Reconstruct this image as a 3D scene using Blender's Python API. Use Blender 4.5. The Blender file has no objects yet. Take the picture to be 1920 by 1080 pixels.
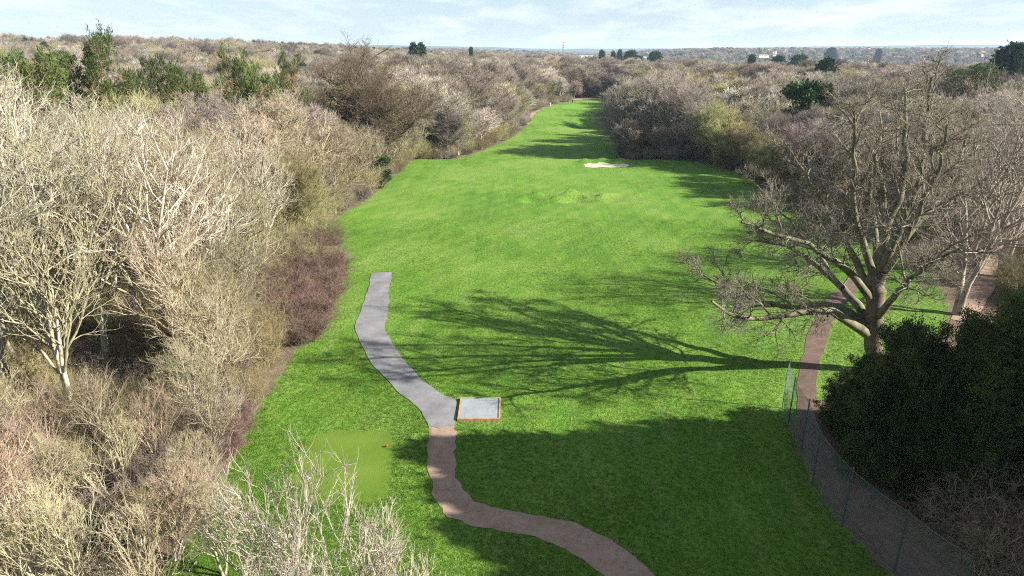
import bpy, bmesh, math, random
import numpy as np
from mathutils import Vector

R = math.radians
SC = bpy.context.scene
COL = SC.collection

# ------------------------------------------------------------------ camera
CAM_H = 24.0
PITCH = R(19.25)
FPX = 1280.0                      # focal length in photo pixels (1920 wide)
cam_d = bpy.data.cameras.new("camera")
cam_d.sensor_width = 36.0
cam_d.lens = 36.0 * FPX / 1920.0
cam_d.clip_start = 0.5
cam_d.clip_end = 30000
cam = bpy.data.objects.new("camera", cam_d)
cam.location = (0, 0, CAM_H)
cam.rotation_euler = (math.pi / 2 - PITCH, 0, 0)
COL.objects.link(cam)
SC.camera = cam

# ------------------------------------------------------------------ sun and sky
SUN_EL = R(29.0)
SUN_AZ = R(12.5)                  # shadows run to -X, turned this much towards +Y
sdir = Vector((math.cos(SUN_AZ) * math.cos(SUN_EL), -math.sin(SUN_AZ) * math.cos(SUN_EL), math.sin(SUN_EL)))
sun_d = bpy.data.lights.new("sun", 'SUN')
sun_d.energy = 5.0
sun_d.angle = R(0.53)
sun_d.color = (1.0, 0.955, 0.88)
sun = bpy.data.objects.new("sun", sun_d)
sun.rotation_euler = sdir.to_track_quat('Z', 'Y').to_euler()
sun.location = (60, -20, 60)
COL.objects.link(sun)

W = bpy.data.worlds.new("World")
SC.world = W
W.use_nodes = True
nt = W.node_tree
nt.nodes.clear()
def N(t, kind, **kw):
    n = t.nodes.new(kind)
    for k, v in kw.items():
        setattr(n, k, v)
    return n
w_out = N(nt, 'ShaderNodeOutputWorld')
w_bg = N(nt, 'ShaderNodeBackground')
w_sky = N(nt, 'ShaderNodeTexSky', sky_type='NISHITA', sun_disc=False)
w_sky.sun_elevation = SUN_EL
w_sky.sun_rotation = math.atan2(sdir.x, sdir.y)
w_sky.air_density = 1.0
w_sky.dust_density = 0.1
w_sky.ozone_density = 1.4
w_tc = N(nt, 'ShaderNodeTexCoord')
w_sep = N(nt, 'ShaderNodeSeparateXYZ')
nt.links.new(w_tc.outputs['Generated'], w_sep.inputs[0])
w_z = N(nt, 'ShaderNodeMath', operation='MAXIMUM'); w_z.inputs[1].default_value = 0.0
nt.links.new(w_sep.outputs['Z'], w_z.inputs[0])
w_za = N(nt, 'ShaderNodeMath', operation='ADD'); w_za.inputs[1].default_value = 0.12
nt.links.new(w_z.outputs[0], w_za.inputs[0])
w_dx = N(nt, 'ShaderNodeMath', operation='DIVIDE'); w_dy = N(nt, 'ShaderNodeMath', operation='DIVIDE')
nt.links.new(w_sep.outputs['X'], w_dx.inputs[0]); nt.links.new(w_za.outputs[0], w_dx.inputs[1])
w_y2 = N(nt, 'ShaderNodeMath', operation='MULTIPLY'); w_y2.inputs[1].default_value = 0.6
nt.links.new(w_sep.outputs['Y'], w_y2.inputs[0]); nt.links.new(w_y2.outputs[0], w_dy.inputs[0]); nt.links.new(w_za.outputs[0], w_dy.inputs[1])
w_cmb = N(nt, 'ShaderNodeCombineXYZ')
nt.links.new(w_dx.outputs[0], w_cmb.inputs[0]); nt.links.new(w_dy.outputs[0], w_cmb.inputs[1])
w_n = N(nt, 'ShaderNodeTexNoise'); w_n.inputs['Scale'].default_value = 1.3
w_n.inputs['Detail'].default_value = 9; w_n.inputs['Roughness'].default_value = 0.58
w_n.inputs['Distortion'].default_value = 0.2
nt.links.new(w_cmb.outputs[0], w_n.inputs['Vector'])
w_r = N(nt, 'ShaderNodeValToRGB')
w_r.color_ramp.elements[0].position = 0.45; w_r.color_ramp.elements[0].color = (0, 0, 0, 1)
w_r.color_ramp.elements[1].position = 0.67; w_r.color_ramp.elements[1].color = (0.85, 0.85, 0.85, 1)
nt.links.new(w_n.outputs['Fac'], w_r.inputs[0])
w_mix = N(nt, 'ShaderNodeMixRGB')
w_mix.inputs['Color2'].default_value = (7.4, 7.6, 7.9, 1)
nt.links.new(w_r.outputs[0], w_mix.inputs['Fac'])
w_veil = N(nt, 'ShaderNodeMixRGB')            # thin even veil of high cloud
w_t1 = N(nt, 'ShaderNodeMath', operation='ADD'); w_t1.inputs[1].default_value = 0.06      # thicker towards the horizon, as air is
nt.links.new(w_z.outputs[0], w_t1.inputs[0])
w_t2 = N(nt, 'ShaderNodeMath', operation='DIVIDE'); w_t2.inputs[0].default_value = -0.085
nt.links.new(w_t1.outputs[0], w_t2.inputs[1])
w_t3 = N(nt, 'ShaderNodeMath', operation='EXPONENT'); nt.links.new(w_t2.outputs[0], w_t3.inputs[0])
w_t4 = N(nt, 'ShaderNodeMath', operation='SUBTRACT'); w_t4.inputs[0].default_value = 1.0
nt.links.new(w_t3.outputs[0], w_t4.inputs[1])
nt.links.new(w_t4.outputs[0], w_veil.inputs['Fac'])
w_veil.inputs['Color2'].default_value = (3.5, 4.9, 6.4, 1)
nt.links.new(w_sky.outputs[0], w_veil.inputs['Color1'])
nt.links.new(w_veil.outputs[0], w_mix.inputs['Color1'])
nt.links.new(w_mix.outputs[0], w_bg.inputs['Color'])
w_bg.inputs['Strength'].default_value = 0.05
nt.links.new(w_bg.outputs[0], w_out.inputs['Surface'])

SC.view_settings.view_transform = 'Standard'
SC.view_settings.look = 'None'
SC.view_settings.gamma = 1
SC.view_settings.exposure = 1.55
SC.view_settings.use_curve_mapping = False
SC.render.engine = 'CYCLES'
SC.cycles.max_bounces = 6
SC.cycles.diffuse_bounces = 3
SC.cycles.glossy_bounces = 2
SC.cycles.transmission_bounces = 2
SC.cycles.volume_bounces = 1
SC.cycles.transparent_max_bounces = 8
SC.cycles.use_denoising = False
SC.cycles.filter_width = 1.1

# ------------------------------------------------------------------ pixel -> world helpers
FW = np.array([0, math.cos(PITCH), -math.sin(PITCH)])
UP = np.array([0, math.sin(PITCH), math.cos(PITCH)])
RT = np.array([1.0, 0, 0])
CP = np.array([0, 0, CAM_H])
def ray(x, y):
    return FW + RT * (x - 960) / FPX + UP * (540 - y) / FPX
def gp(x, y, z=0.0):
    d = ray(x, y)
    return CP + d * ((z - CAM_H) / d[2])
def at_y(x, y, Y):
    d = ray(x, y)
    return CP + d * (Y / d[1])

# ------------------------------------------------------------------ object helpers
def tag(o, label=None, cat=None, group=None, kind=None):
    if label: o['label'] = label
    if cat: o['category'] = cat
    if group: o['group'] = group
    if kind: o['kind'] = kind
    return o
def link(name, mesh, mat=None, parent=None):
    o = bpy.data.objects.new(name, mesh)
    COL.objects.link(o)
    if mat is not None and mesh is not None and len(mesh.materials) == 0:
        mesh.materials.append(mat)
    if parent is not None:
        o.parent = parent
    return o
def empty(name, loc=(0, 0, 0), rot=(0, 0, 0), scale=1.0):
    o = bpy.data.objects.new(name, None)
    o.empty_display_size = 0.3
    o.location = loc
    o.rotation_euler = rot
    o.scale = (scale,) * 3 if np.isscalar(scale) else scale
    COL.objects.link(o)
    return o
def mesh_np(name, V, F, smooth=False):
    V = np.asarray(V, dtype=np.float32).reshape(-1, 3)
    F = np.asarray(F, dtype=np.int32)
    k = F.shape[1]
    me = bpy.data.meshes.new(name)
    me.vertices.add(len(V)); me.vertices.foreach_set('co', V.ravel())
    me.loops.add(F.size); me.loops.foreach_set('vertex_index', F.ravel())
    me.polygons.add(len(F))
    me.polygons.foreach_set('loop_start', np.arange(0, F.size, k, dtype=np.int32))
    me.polygons.foreach_set('loop_total', np.full(len(F), k, dtype=np.int32))
    if smooth:
        me.polygons.foreach_set('use_smooth', np.ones(len(F), dtype=bool))
    me.update(calc_edges=True)
    return me
def from_bm(name, bm, smooth=False):
    me = bpy.data.meshes.new(name)
    bm.to_mesh(me); bm.free()
    if smooth:
        for p in me.polygons: p.use_smooth = True
    return me
def bm_box(bm, c, s, rz=0.0, bevel=0.0):
    r = bmesh.ops.create_cube(bm, size=1.0)
    vs = r['verts']
    bmesh.ops.scale(bm, vec=s, verts=vs)
    if bevel:
        es = list({e for v in vs for e in v.link_edges})
        rb = bmesh.ops.bevel(bm, geom=es, offset=bevel, segments=1, affect='EDGES')
        vs = list({v for f in rb['faces'] for v in f.verts} | {v for v in vs if v.is_valid})
    if rz:
        bmesh.ops.rotate(bm, cent=(0, 0, 0), matrix=__import__('mathutils').Matrix.Rotation(rz, 3, 'Z'), verts=vs)
    bmesh.ops.translate(bm, vec=c, verts=vs)

# ------------------------------------------------------------------ materials
def new_mat(name):
    m = bpy.data.materials.new(name)
    m.use_nodes = True
    t = m.node_tree
    b = t.nodes['Principled BSDF']
    b.inputs['Roughness'].default_value = 0.9
    b.inputs['Specular IOR Level'].default_value = 0.15
    return m, t, b
def noise(t, scale, detail=4, rough=0.6, vec=None, dist=0.0):
    n = N(t, 'ShaderNodeTexNoise')
    n.inputs['Scale'].default_value = scale
    n.inputs['Detail'].default_value = detail
    n.inputs['Roughness'].default_value = rough
    n.inputs['Distortion'].default_value = dist
    if vec is not None: t.links.new(vec, n.inputs['Vector'])
    return n.outputs['Fac']
def ramp(t, fac, stops):
    r = N(t, 'ShaderNodeValToRGB')
    el = r.color_ramp.elements
    while len(el) < len(stops): el.new(0.5)
    for e, (p, c) in zip(el, stops):
        e.position = p
        e.color = (c, c, c, 1) if np.isscalar(c) else (*c, 1)
    t.links.new(fac, r.inputs[0])
    return r.outputs[0]
def mixc(t, fac, a, b, blend='MIX'):
    m = N(t, 'ShaderNodeMixRGB', blend_type=blend)
    for sock, v in ((m.inputs['Fac'], fac), (m.inputs['Color1'], a), (m.inputs['Color2'], b)):
        if isinstance(v, bpy.types.NodeSocket): t.links.new(v, sock)
        elif np.isscalar(v): sock.default_value = v if sock.type == 'VALUE' else (v, v, v, 1)
        else: sock.default_value = (*v, 1)
    return m.outputs[0]
def math_n(t, op, a, b=None, c=None, clamp=False):
    m = N(t, 'ShaderNodeMath', operation=op, use_clamp=clamp)
    for i, v in enumerate((a, b, c)):
        if v is None: continue
        if isinstance(v, bpy.types.NodeSocket): t.links.new(v, m.inputs[i])
        else: m.inputs[i].default_value = v
    return m.outputs[0]
def objcoord(t):
    return N(t, 'ShaderNodeTexCoord').outputs['Object']
def bump(t, b, h, strength=0.5, dist=0.05):
    n = N(t, 'ShaderNodeBump')
    n.inputs['Strength'].default_value = strength
    n.inputs['Distance'].default_value = dist
    t.links.new(h, n.inputs['Height'])
    t.links.new(n.outputs[0], b.inputs['Normal'])

def bark(name, c_dark, c_light, lichen=None, amount=0.5, var=0.3, scale=1.6, bmp=True):
    m, t, b = new_mat(name)
    oc = objcoord(t)
    n1 = noise(t, scale, 5, 0.65, oc)
    col = ramp(t, n1, [(0.32, c_dark), (0.62, c_light)])
    if lichen is not None:
        n2 = noise(t, scale * 2.3, 3, 0.6, oc)
        f = ramp(t, n2, [(0.55 - 0.12 * amount, 0.0), (0.66 - 0.1 * amount, min(1, amount + 0.25))])
        col = mixc(t, f, col, lichen)
    oi = N(t, 'ShaderNodeObjectInfo')
    mr = N(t, 'ShaderNodeMapRange')
    mr.inputs['To Min'].default_value = 1 - var
    mr.inputs['To Max'].default_value = 1 + var
    t.links.new(oi.outputs['Random'], mr.inputs['Value'])
    hs = N(t, 'ShaderNodeHueSaturation')
    t.links.new(col, hs.inputs['Color'])
    t.links.new(mr.outputs[0], hs.inputs['Value'])
    r2 = math_n(t, 'FRACT', math_n(t, 'MULTIPLY', oi.outputs['Random'], 7.31))
    t.links.new(math_n(t, 'MULTIPLY_ADD', r2, 0.06, 0.47), hs.inputs['Hue'])
    t.links.new(hs.outputs[0], b.inputs['Base Color'])
    if bmp:
        bump(t, b, noise(t, 14, 4, 0.7, oc), 0.6, 0.03)
    return m
def leafmat(name, c1, c2, trans=0.25, var=0.25):
    m, t, b = new_mat(name)
    oc = objcoord(t)
    col = ramp(t, noise(t, 0.9, 4, 0.6, oc), [(0.3, c1), (0.7, c2)])
    oi = N(t, 'ShaderNodeObjectInfo')
    mr = N(t, 'ShaderNodeMapRange')
    mr.inputs['To Min'].default_value = 1 - var
    mr.inputs['To Max'].default_value = 1 + var
    t.links.new(oi.outputs['Random'], mr.inputs['Value'])
    hs = N(t, 'ShaderNodeHueSaturation')
    t.links.new(col, hs.inputs['Color']); t.links.new(mr.outputs[0], hs.inputs['Value'])
    t.links.new(hs.outputs[0], b.inputs['Base Color'])
    b.inputs['Roughness'].default_value = 0.6
    tr = N(t, 'ShaderNodeBsdfTranslucent')
    t.links.new(hs.outputs[0], tr.inputs['Color'])
    ms = N(t, 'ShaderNodeMixShader'); ms.inputs[0].default_value = trans
    t.links.new(b.outputs[0], ms.inputs[1]); t.links.new(tr.outputs[0], ms.inputs[2])
    t.links.new(ms.outputs[0], t.nodes['Material Output'].inputs['Surface'])
    return m
def plain(name, c, rough=0.8, var=0.25, scale=6.0, spec=0.2):
    m, t, b = new_mat(name)
    b.inputs['Roughness'].default_value = rough
    b.inputs['Specular IOR Level'].default_value = spec
    oc = objcoord(t)
    col = ramp(t, noise(t, scale, 5, 0.65, oc), [(0.3, tuple(x * (1 - var) for x in c)), (0.7, tuple(min(1, x * (1 + var)) for x in c))])
    t.links.new(col, b.inputs['Base Color'])
    return m

M = {}
M['pale'] = bark('pale_lichened_bark', (0.11, 0.090, 0.066), (0.49, 0.44, 0.355), (0.42, 0.35, 0.15), 0.28, 0.25, 1.3)
M['birchtwig'] = bark('pinkish_birch_twigs', (0.17, 0.132, 0.088), (0.41, 0.335, 0.235), (0.40, 0.34, 0.15), 0.35, 0.2, 1.0, False)
M['scrub'] = bark('dark_olive_scrub', (0.10, 0.085, 0.045), (0.22, 0.18, 0.095), None, 0, 0.3, 1.0, False)
M['cream'] = bark('cream_twigs', (0.13, 0.105, 0.070), (0.38, 0.325, 0.225), (0.38, 0.32, 0.12), 0.28, 0.3, 1.4, False)
M['olive'] = bark('olive_twigs', (0.17, 0.15, 0.075), (0.33, 0.29, 0.15), (0.33, 0.31, 0.10), 0.4, 0.2, 1.2, False)
M['brown'] = bark('brown_twigs', (0.135, 0.112, 0.085), (0.28, 0.235, 0.185), (0.30, 0.27, 0.15), 0.15, 0.42, 1.2, False)
M['mauve'] = bark('mauve_twigs', (0.15, 0.118, 0.102), (0.28, 0.228, 0.20), None, 0, 0.40, 1.2, False)
M['grey'] = bark('grey_twigs', (0.21, 0.18, 0.14), (0.40, 0.355, 0.29), (0.36, 0.33, 0.19), 0.25, 0.42, 1.2, False)
M['oak'] = bark('dark_oak_bark', (0.065, 0.048, 0.032), (0.165, 0.125, 0.085), (0.15, 0.13, 0.06), 0.15, 0.05, 1.5)
M['hero'] = bark('mossy_grey_bark', (0.06, 0.048, 0.034), (0.20, 0.17, 0.125), (0.17, 0.20, 0.03), 0.26, 0.1, 1.1)
M['herotwig'] = bark('grey_brown_twigs', (0.075, 0.060, 0.045), (0.225, 0.195, 0.15), (0.24, 0.22, 0.10), 0.15, 0.1, 1.1, False)
M['rightbark'] = bark('pale_grey_bark', (0.16, 0.13, 0.10), (0.42, 0.37, 0.30), (0.30, 0.27, 0.09), 0.15, 0.1, 1.1)
M['bramble'] = bark('bramble_stems', (0.075, 0.048, 0.038), (0.20, 0.128, 0.10), None, 0, 0.1, 1.2, False)
M['pinebark'] = bark('pine_bark', (0.14, 0.07, 0.04), (0.36, 0.19, 0.10), None, 0, 0.1, 2.0)
M['pine'] = leafmat('pine_needles', (0.040, 0.066, 0.018), (0.105, 0.140, 0.036), 0.15)
M['yew'] = leafmat('yew_foliage', (0.028, 0.050, 0.016), (0.10, 0.125, 0.034), 0.2, 0.5)
M['conifer'] = leafmat('dark_conifer_foliage', (0.022, 0.045, 0.02), (0.05, 0.085, 0.035), 0.15)
M['ivy'] = leafmat('ivy_leaves', (0.02, 0.045, 0.012), (0.05, 0.10, 0.025), 0.15)
M['willow'] = leafmat('fresh_catkins', (0.30, 0.33, 0.05), (0.42, 0.46, 0.10), 0.3)
M['tangle'] = bark('tangled_stems', (0.10, 0.075, 0.05), (0.30, 0.24, 0.16), None, 0, 0.1, 2.0, False)

# ------------------------------------------------------------------ terrain
def S(a, b, v):
    t = np.clip((np.asarray(v, dtype=float) - a) / (b - a), 0, 1)
    return t * t * (3 - 2 * t)
MOUND = gp(1062, 372)
HOLLOW = gp(1112, 226)
BUNKER = gp(1137, 309)
def hgt(x, y):
    x = np.asarray(x, dtype=float); y = np.asarray(y, dtype=float)
    h = 0.10 * np.sin(x * 0.21 + 1.0) * np.cos(y * 0.13) + 0.05 * np.sin(x * 0.55 + y * 0.4) + 0.03 * np.sin(x * 1.7 - y * 1.1)
    h = h * S(30, 45, y)
    lip = 1.7 * (S(158, 170, y) - S(200, 300, y))
    h = h - lip
    h = h - 3.0 * np.exp(-(((x - HOLLOW[0] - 4) / 13) ** 2 + ((y - HOLLOW[1]) / 13) ** 2) ** 1.5)
    dx = x - MOUND[0]
    m = np.exp(-(dx / 8.2) ** 4)
    h = h + m * (0.8 * (1 + 0.55 * np.sin(dx * 0.95 + 0.7) + 0.15 * np.sin(dx * 2.3)) * np.exp(-((y - MOUND[1] - 1.6 - 0.5 * np.sin(dx * 0.9)) / 0.95) ** 2)
                 - 0.85 * (1 + 0.45 * np.sin(dx * 0.8)) * np.exp(-((y - MOUND[1] + 0.9) / 1.7) ** 2))
    bx = x - BUNKER[0]
    b = np.exp(-(bx / 5.6) ** 6)
    h = h + b * (0.8 * (1 + 0.35 * np.sin(bx * 1.4 + 2)) * np.exp(-((y - BUNKER[1] - 4.2) / 1.0) ** 2) - 0.55 * np.exp(-((y - BUNKER[1]) / 2.4) ** 2))
    h = h + 15 * S(-30, -330, x) * S(180, 620, y) * (1 - 0.6 * S(900, 1800, y))
    h = h - 15 * S(40, 300, x) * S(330, 850, y)
    h = h + 24 * S(1250, 2300, y) * S(150, 700, x) + 6 * S(1800, 2600, y)
    h = h - 8 * S(3200, 5000, y)
    return h

LAWN_PX = [(300, 1079), (400, 965), (440, 860), (480, 775), (535, 690), (565, 640), (602, 590), (635, 542), (648, 490),
           (632, 452), (600, 436), (650, 397), (692, 371), (722, 346), (746, 325), (768, 303), (800, 292), (850, 287), (900, 272),
           (952, 252), (986, 232), (1003, 211), (1033, 197), (1080, 188.5), (1135, 184.5), (1175, 187), (1170, 225),
           (1160, 265), (1165, 292), (1205, 298), (1290, 301), (1350, 313), (1400, 331), (1450, 368), (1500, 405),
           (1580, 440), (1680, 478), (1750, 520), (1780, 575), (1770, 625), (1640, 705), (1500, 768), (1482, 800),
           (1510, 872), (1574, 987), (1664, 1073)]
LAWN = [tuple(gp(x, y)[:2]) for x, y in LAWN_PX] + [(15.5, 18), (13, -20), (-24, -20), (-19, 18)]
LAWN = np.array(LAWN)
def sdf(x, y, poly=LAWN):
    """signed distance to a polygon, positive inside"""
    x = np.asarray(x, dtype=float).ravel(); y = np.asarray(y, dtype=float).ravel()
    best = np.full(x.shape, 1e18); inside = np.zeros(x.shape, bool)
    n = len(poly)
    for i in range(n):
        ax, ay = poly[i]; bx, by = poly[(i + 1) % n]
        ex, ey = bx - ax, by - ay
        t = np.clip(((x - ax) * ex + (y - ay) * ey) / (ex * ex + ey * ey + 1e-12), 0, 1)
        d = (x - ax - t * ex) ** 2 + (y - ay - t * ey) ** 2
        best = np.minimum(best, d)
        c = ((ay > y) != (by > y)) & (x < (bx - ax) * (y - ay) / (by - ay + 1e-18) + ax)
        inside ^= c
    return np.where(inside, 1, -1) * np.sqrt(best)

def geo(a, b, step, grow):
    out = [a]; s = step
    while out[-1] < b:
        s *= grow; out.append(out[-1] + s)
    return out[1:]
xs = np.arange(-72, 72.01, 0.6)
gx = np.array(geo(72, 7000, 0.6, 1.11))
xs = np.concatenate([-gx[::-1], xs, gx])
ys = np.concatenate([np.arange(-60, 20, 4), np.arange(20, 130, 0.5), np.arange(130, 340, 1.4), [340], np.array(geo(340, 9500, 1.6, 1.09))])
GX, GY = np.meshgrid(xs, ys)
GZ = hgt(GX, GY)
SD = sdf(GX, GY).reshape(GX.shape)
nx, ny = len(xs), len(ys)
idx = np.arange(nx * ny).reshape(ny, nx)
quads = np.stack([idx[:-1, :-1], idx[:-1, 1:], idx[1:, 1:], idx[1:, :-1]], -1).reshape(-1, 4)
V = np.stack([GX, GY, GZ], -1).reshape(-1, 3)
sdv = SD.ravel()
fin = (sdv[quads].max(1) > -1.2)

def ground_mat():
    m, t, b = new_mat('ground_turf_and_leaf_litter')
    oc = objcoord(t)
    at = N(t, 'ShaderNodeAttribute', attribute_name='lawn').outputs['Fac']
    edge = noise(t, 0.9, 4, 0.65, oc)
    d = math_n(t, 'ADD', at, math_n(t, 'MULTIPLY_ADD', edge, 4.0, -2.0))
    mask = N(t, 'ShaderNodeMapRange', interpolation_type='SMOOTHSTEP')
    mask.inputs['From Min'].default_value = -0.25; mask.inputs['From Max'].default_value = 0.35
    t.links.new(d, mask.inputs['Value'])
    # turf
    big = noise(t, 0.05, 5, 0.65, oc, 0.4)
    mid = noise(t, 0.35, 4, 0.65, oc)
    fine = noise(t, 3.5, 3, 0.7, oc)
    vf = noise(t, 14, 2, 0.7, oc)
    c = ramp(t, big, [(0.38, (0.062, 0.165, 0.012)), (0.5, (0.102, 0.222, 0.021)), (0.61, (0.172, 0.270, 0.052))])
    c = mixc(t, ramp(t, mid, [(0.35, 0.0), (0.7, 0.55)]), c, (0.140, 0.235, 0.026))
    c = mixc(t, ramp(t, mid, [(0.28, 0.45), (0.42, 0.0)]), c, (0.050, 0.145, 0.008))
    c = mixc(t, ramp(t, fine, [(0.32, 0.7), (0.5, 0.0)]), c, (0.035, 0.090, 0.008))
    c = mixc(t, ramp(t, fine, [(0.55, 0.0), (0.78, 0.5)]), c, (0.165, 0.255, 0.055))
    # worn, straw coloured streaks where the mower and feet go
    mp = N(t, 'ShaderNodeMapping'); mp.inputs['Scale'].default_value = (0.9, 0.12, 1); mp.inputs['Rotation'].default_value = (0, 0, 0.25)
    t.links.new(oc, mp.inputs['Vector'])
    st = noise(t, 0.9, 5, 0.7, mp.outputs[0])
    c = mixc(t, ramp(t, st, [(0.50, 0.0), (0.70, 0.5)]), c, (0.205, 0.255, 0.075))
    # bare, scuffed spots
    sp_ = noise(t, 1.3, 6, 0.75, oc, 0.3)
    c = mixc(t, ramp(t, sp_, [(0.66, 0.0), (0.74, 0.5)]), c, (0.20, 0.175, 0.09))
    # mowing bands along the fairway
    wv = N(t, 'ShaderNodeTexWave'); wv.inputs['Scale'].default_value = 0.085; wv.inputs['Distortion'].default_value = 2.0; wv.inputs['Detail'].default_value = 2
    wv.inputs['Detail Scale'].default_value = 0.6
    t.links.new(oc, wv.inputs['Vector'])
    c = mixc(t, ramp(t, wv.outputs['Fac'], [(0.35, 0.0), (0.65, 0.2)]), c, (0.16, 0.265, 0.035))
    # leaf litter
    l1 = noise(t, 0.5, 5, 0.7, oc)
    l2 = noise(t, 9, 3, 0.75, oc)
    lc = ramp(t, l1, [(0.3, (0.085, 0.060, 0.040)), (0.55, (0.155, 0.112, 0.078)), (0.75, (0.12, 0.115, 0.050))])
    lc = mixc(t, ramp(t, l2, [(0.4, 0.0), (0.7, 0.6)]), lc, (0.20, 0.155, 0.10))
    col = mixc(t, mask.outputs[0], lc, c)
    t.links.new(col, b.inputs['Base Color'])
    hh = math_n(t, 'ADD', math_n(t, 'MULTIPLY', fine, 0.7), math_n(t, 'MULTIPLY', vf, 0.4))
    bump(t, b, hh, 1.0, 0.2)
    return m
M['ground'] = ground_mat()

def ground_part(name, sel, label, z=0.0):
    q = quads[sel]
    u, inv = np.unique(q, return_inverse=True)
    me = mesh_np(name, V[u], inv.reshape(-1, 4), True)
    a = me.attributes.new('lawn', 'FLOAT', 'POINT')
    a.data.foreach_set('value', np.clip(sdv[u], -6, 6).astype(np.float32))
    o = link(name, me, M['ground'])
    tag(o, label, kind='structure')
    return o
ground_part('fairway', fin, 'green mown fairway running between two bare woods')
ground_part('woodland_floor', ~fin, 'brown leaf litter under the bare trees')

# paths: ribbons from two edges given in photo pixels, draped 2 cm above the turf
def resample(P, n, smooth=True):
    P = np.array(P, float)
    d = np.concatenate([[0], np.cumsum(np.linalg.norm(np.diff(P, axis=0), axis=1))])
    u = np.linspace(0, d[-1], n)
    out = np.stack([np.interp(u, d, P[:, k]) for k in range(P.shape[1])], 1)
    if smooth:
        for _ in range(max(2, n // 40)):
            o2 = out.copy()
            o2[1:-1] = 0.25 * out[:-2] + 0.5 * out[1:-1] + 0.25 * out[2:]
            out = o2
    return out
def ribbon(name, left, right, mat, label, n=90, m=8, z=0.03, wob=0.08, seed=1, world=False):
    rg = np.random.default_rng(seed)
    L = resample([gp(*p)[:2] if not world else p for p in left], n)
    Rr = resample([gp(*p)[:2] if not world else p for p in right], n)
    def wobble(k):
        w = np.zeros(n)
        for L_, a_ in ((25, 1.2), (9, 0.7), (3, 0.35)):
            kern = np.hanning(L_ + 2)[1:-1]
            w += np.convolve(rg.normal(0, 1, n + L_), kern / np.linalg.norm(kern), 'same')[:n] * a_
        return w[:, None] * k * 0.8
    dirn = (Rr - L) / np.linalg.norm(Rr - L, axis=1)[:, None]
    L = L + dirn * wobble(wob); Rr = Rr + dirn * wobble(wob)
    t = np.linspace(0, 1, m + 1)[None, :, None]
    P = L[:, None] * (1 - t) + Rr[:, None] * t
    fwd = P[-1] - P[-3]; fwd = fwd / (np.linalg.norm(fwd, axis=1)[:, None] + 1e-9)
    P[-1] += fwd * rg.normal(0, 2.2 * wob, m + 1)[:, None]
    crown = 0.02 * np.sin(np.pi * t[..., 0])
    Z = hgt(P[..., 0], P[..., 1]) + z + crown
    Vv = np.concatenate([P, Z[..., None]], -1).reshape(-1, 3)
    ii = np.arange(n * (m + 1)).reshape(n, m + 1)
    F = np.stack([ii[:-1, :-1], ii[:-1, 1:], ii[1:, 1:], ii[1:, :-1]], -1).reshape(-1, 4)[:, ::-1]
    o = link(name, mesh_np(name, Vv, F, True), mat)
    if o.data.polygons[0].normal.z < 0:
        o.data.flip_normals()
    tag(o, label, kind='structure')
    return o
def path_mat(name, c1, c2, speck, spk=0.6, sc=1.0, stain=None):
    m, t, b = new_mat(name)
    oc = objcoord(t)
    c = ramp(t, noise(t, 0.8 * sc, 5, 0.7, oc), [(0.3, c1), (0.7, c2)])
    c = mixc(t, ramp(t, noise(t, 7 * sc, 4, 0.75, oc), [(0.56, 0.0), (0.70, spk)]), c, speck)
    c = mixc(t, ramp(t, noise(t, 2.6, 6, 0.8, oc, 0.4), [(0.55, 0.0), (0.68, 0.5)]), c, tuple(x * 0.55 for x in c1))
    if stain:
        c = mixc(t, ramp(t, noise(t, 0.55, 3, 0.5, oc, 0.6), [(0.62, 0.0), (0.74, 0.6)]), c, stain)
    t.links.new(c, b.inputs['Base Color'])
    bump(t, b, noise(t, 18, 3, 0.7, oc), 0.6, 0.03)
    return m
M['asphalt'] = path_mat('grey_gravel_path', (0.150, 0.148, 0.150), (0.215, 0.213, 0.213), (0.085, 0.08, 0.08), 0.55, 1.3, (0.125, 0.098, 0.082))
M['dirt'] = path_mat('pinkish_dirt', (0.25, 0.17, 0.12), (0.345, 0.25, 0.185), (0.10, 0.065, 0.045), 0.8)
M['barkpath'] = path_mat('bark_chip_path', (0.085, 0.058, 0.045), (0.165, 0.112, 0.085), (0.26, 0.20, 0.155), 0.5, 1.6)
M['fardirt'] = path_mat('far_dirt', (0.26, 0.18, 0.13), (0.36, 0.26, 0.2), (0.15, 0.10, 0.08), 0.4)
M['sand'] = path_mat('bunker_sand', (0.42, 0.345, 0.255), (0.52, 0.44, 0.34), (0.5, 0.42, 0.32), 0.3)
ribbon('gravel_path', [(697, 514), (688, 548), (676, 585), (667, 612), (676, 645), (697, 683), (735, 725), (782, 765), (803, 795), (806, 802)],
       [(734, 513), (731, 545), (724, 585), (720, 612), (733, 640), (760, 678), (795, 715), (828, 741), (857, 752), (852, 800)],
       M['asphalt'], 'grey gravel path bending down to the framed mat', 140, 8, 0.045, 0.06, 3)
ribbon('dirt_path', [(805, 801), (805, 840), (804, 885), (812, 928), (845, 968), (888, 988), (940, 995), (1000, 1007), (1060, 1030), (1105, 1058), (1135, 1085), (1180, 1140)],
       [(853, 799), (854, 850), (857, 890), (868, 918), (890, 942), (930, 954), (1000, 967), (1080, 980), (1130, 1003), (1178, 1040), (1226, 1085), (1280, 1140)],
       M['dirt'], 'pinkish dirt path curving away from the gravel path', 200, 8, 0.03, 0.075, 5)
ribbon('bark_chip_path', [(1600, 512), (1570, 545), (1540, 585), (1512, 630), (1498, 680), (1493, 730), (1498, 780), (1520, 840), (1552, 900), (1590, 965), (1690, 1079), (1760, 1150)],
       [(1632, 515), (1604, 545), (1576, 585), (1552, 630), (1538, 680), (1534, 730), (1545, 780), (1580, 840), (1630, 905), (1692, 975), (1782, 1065), (1860, 1140)],
       M['barkpath'], 'brown bark chip path running behind the wire fence', 110, 8, 0.03, 0.12, 7)
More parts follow.
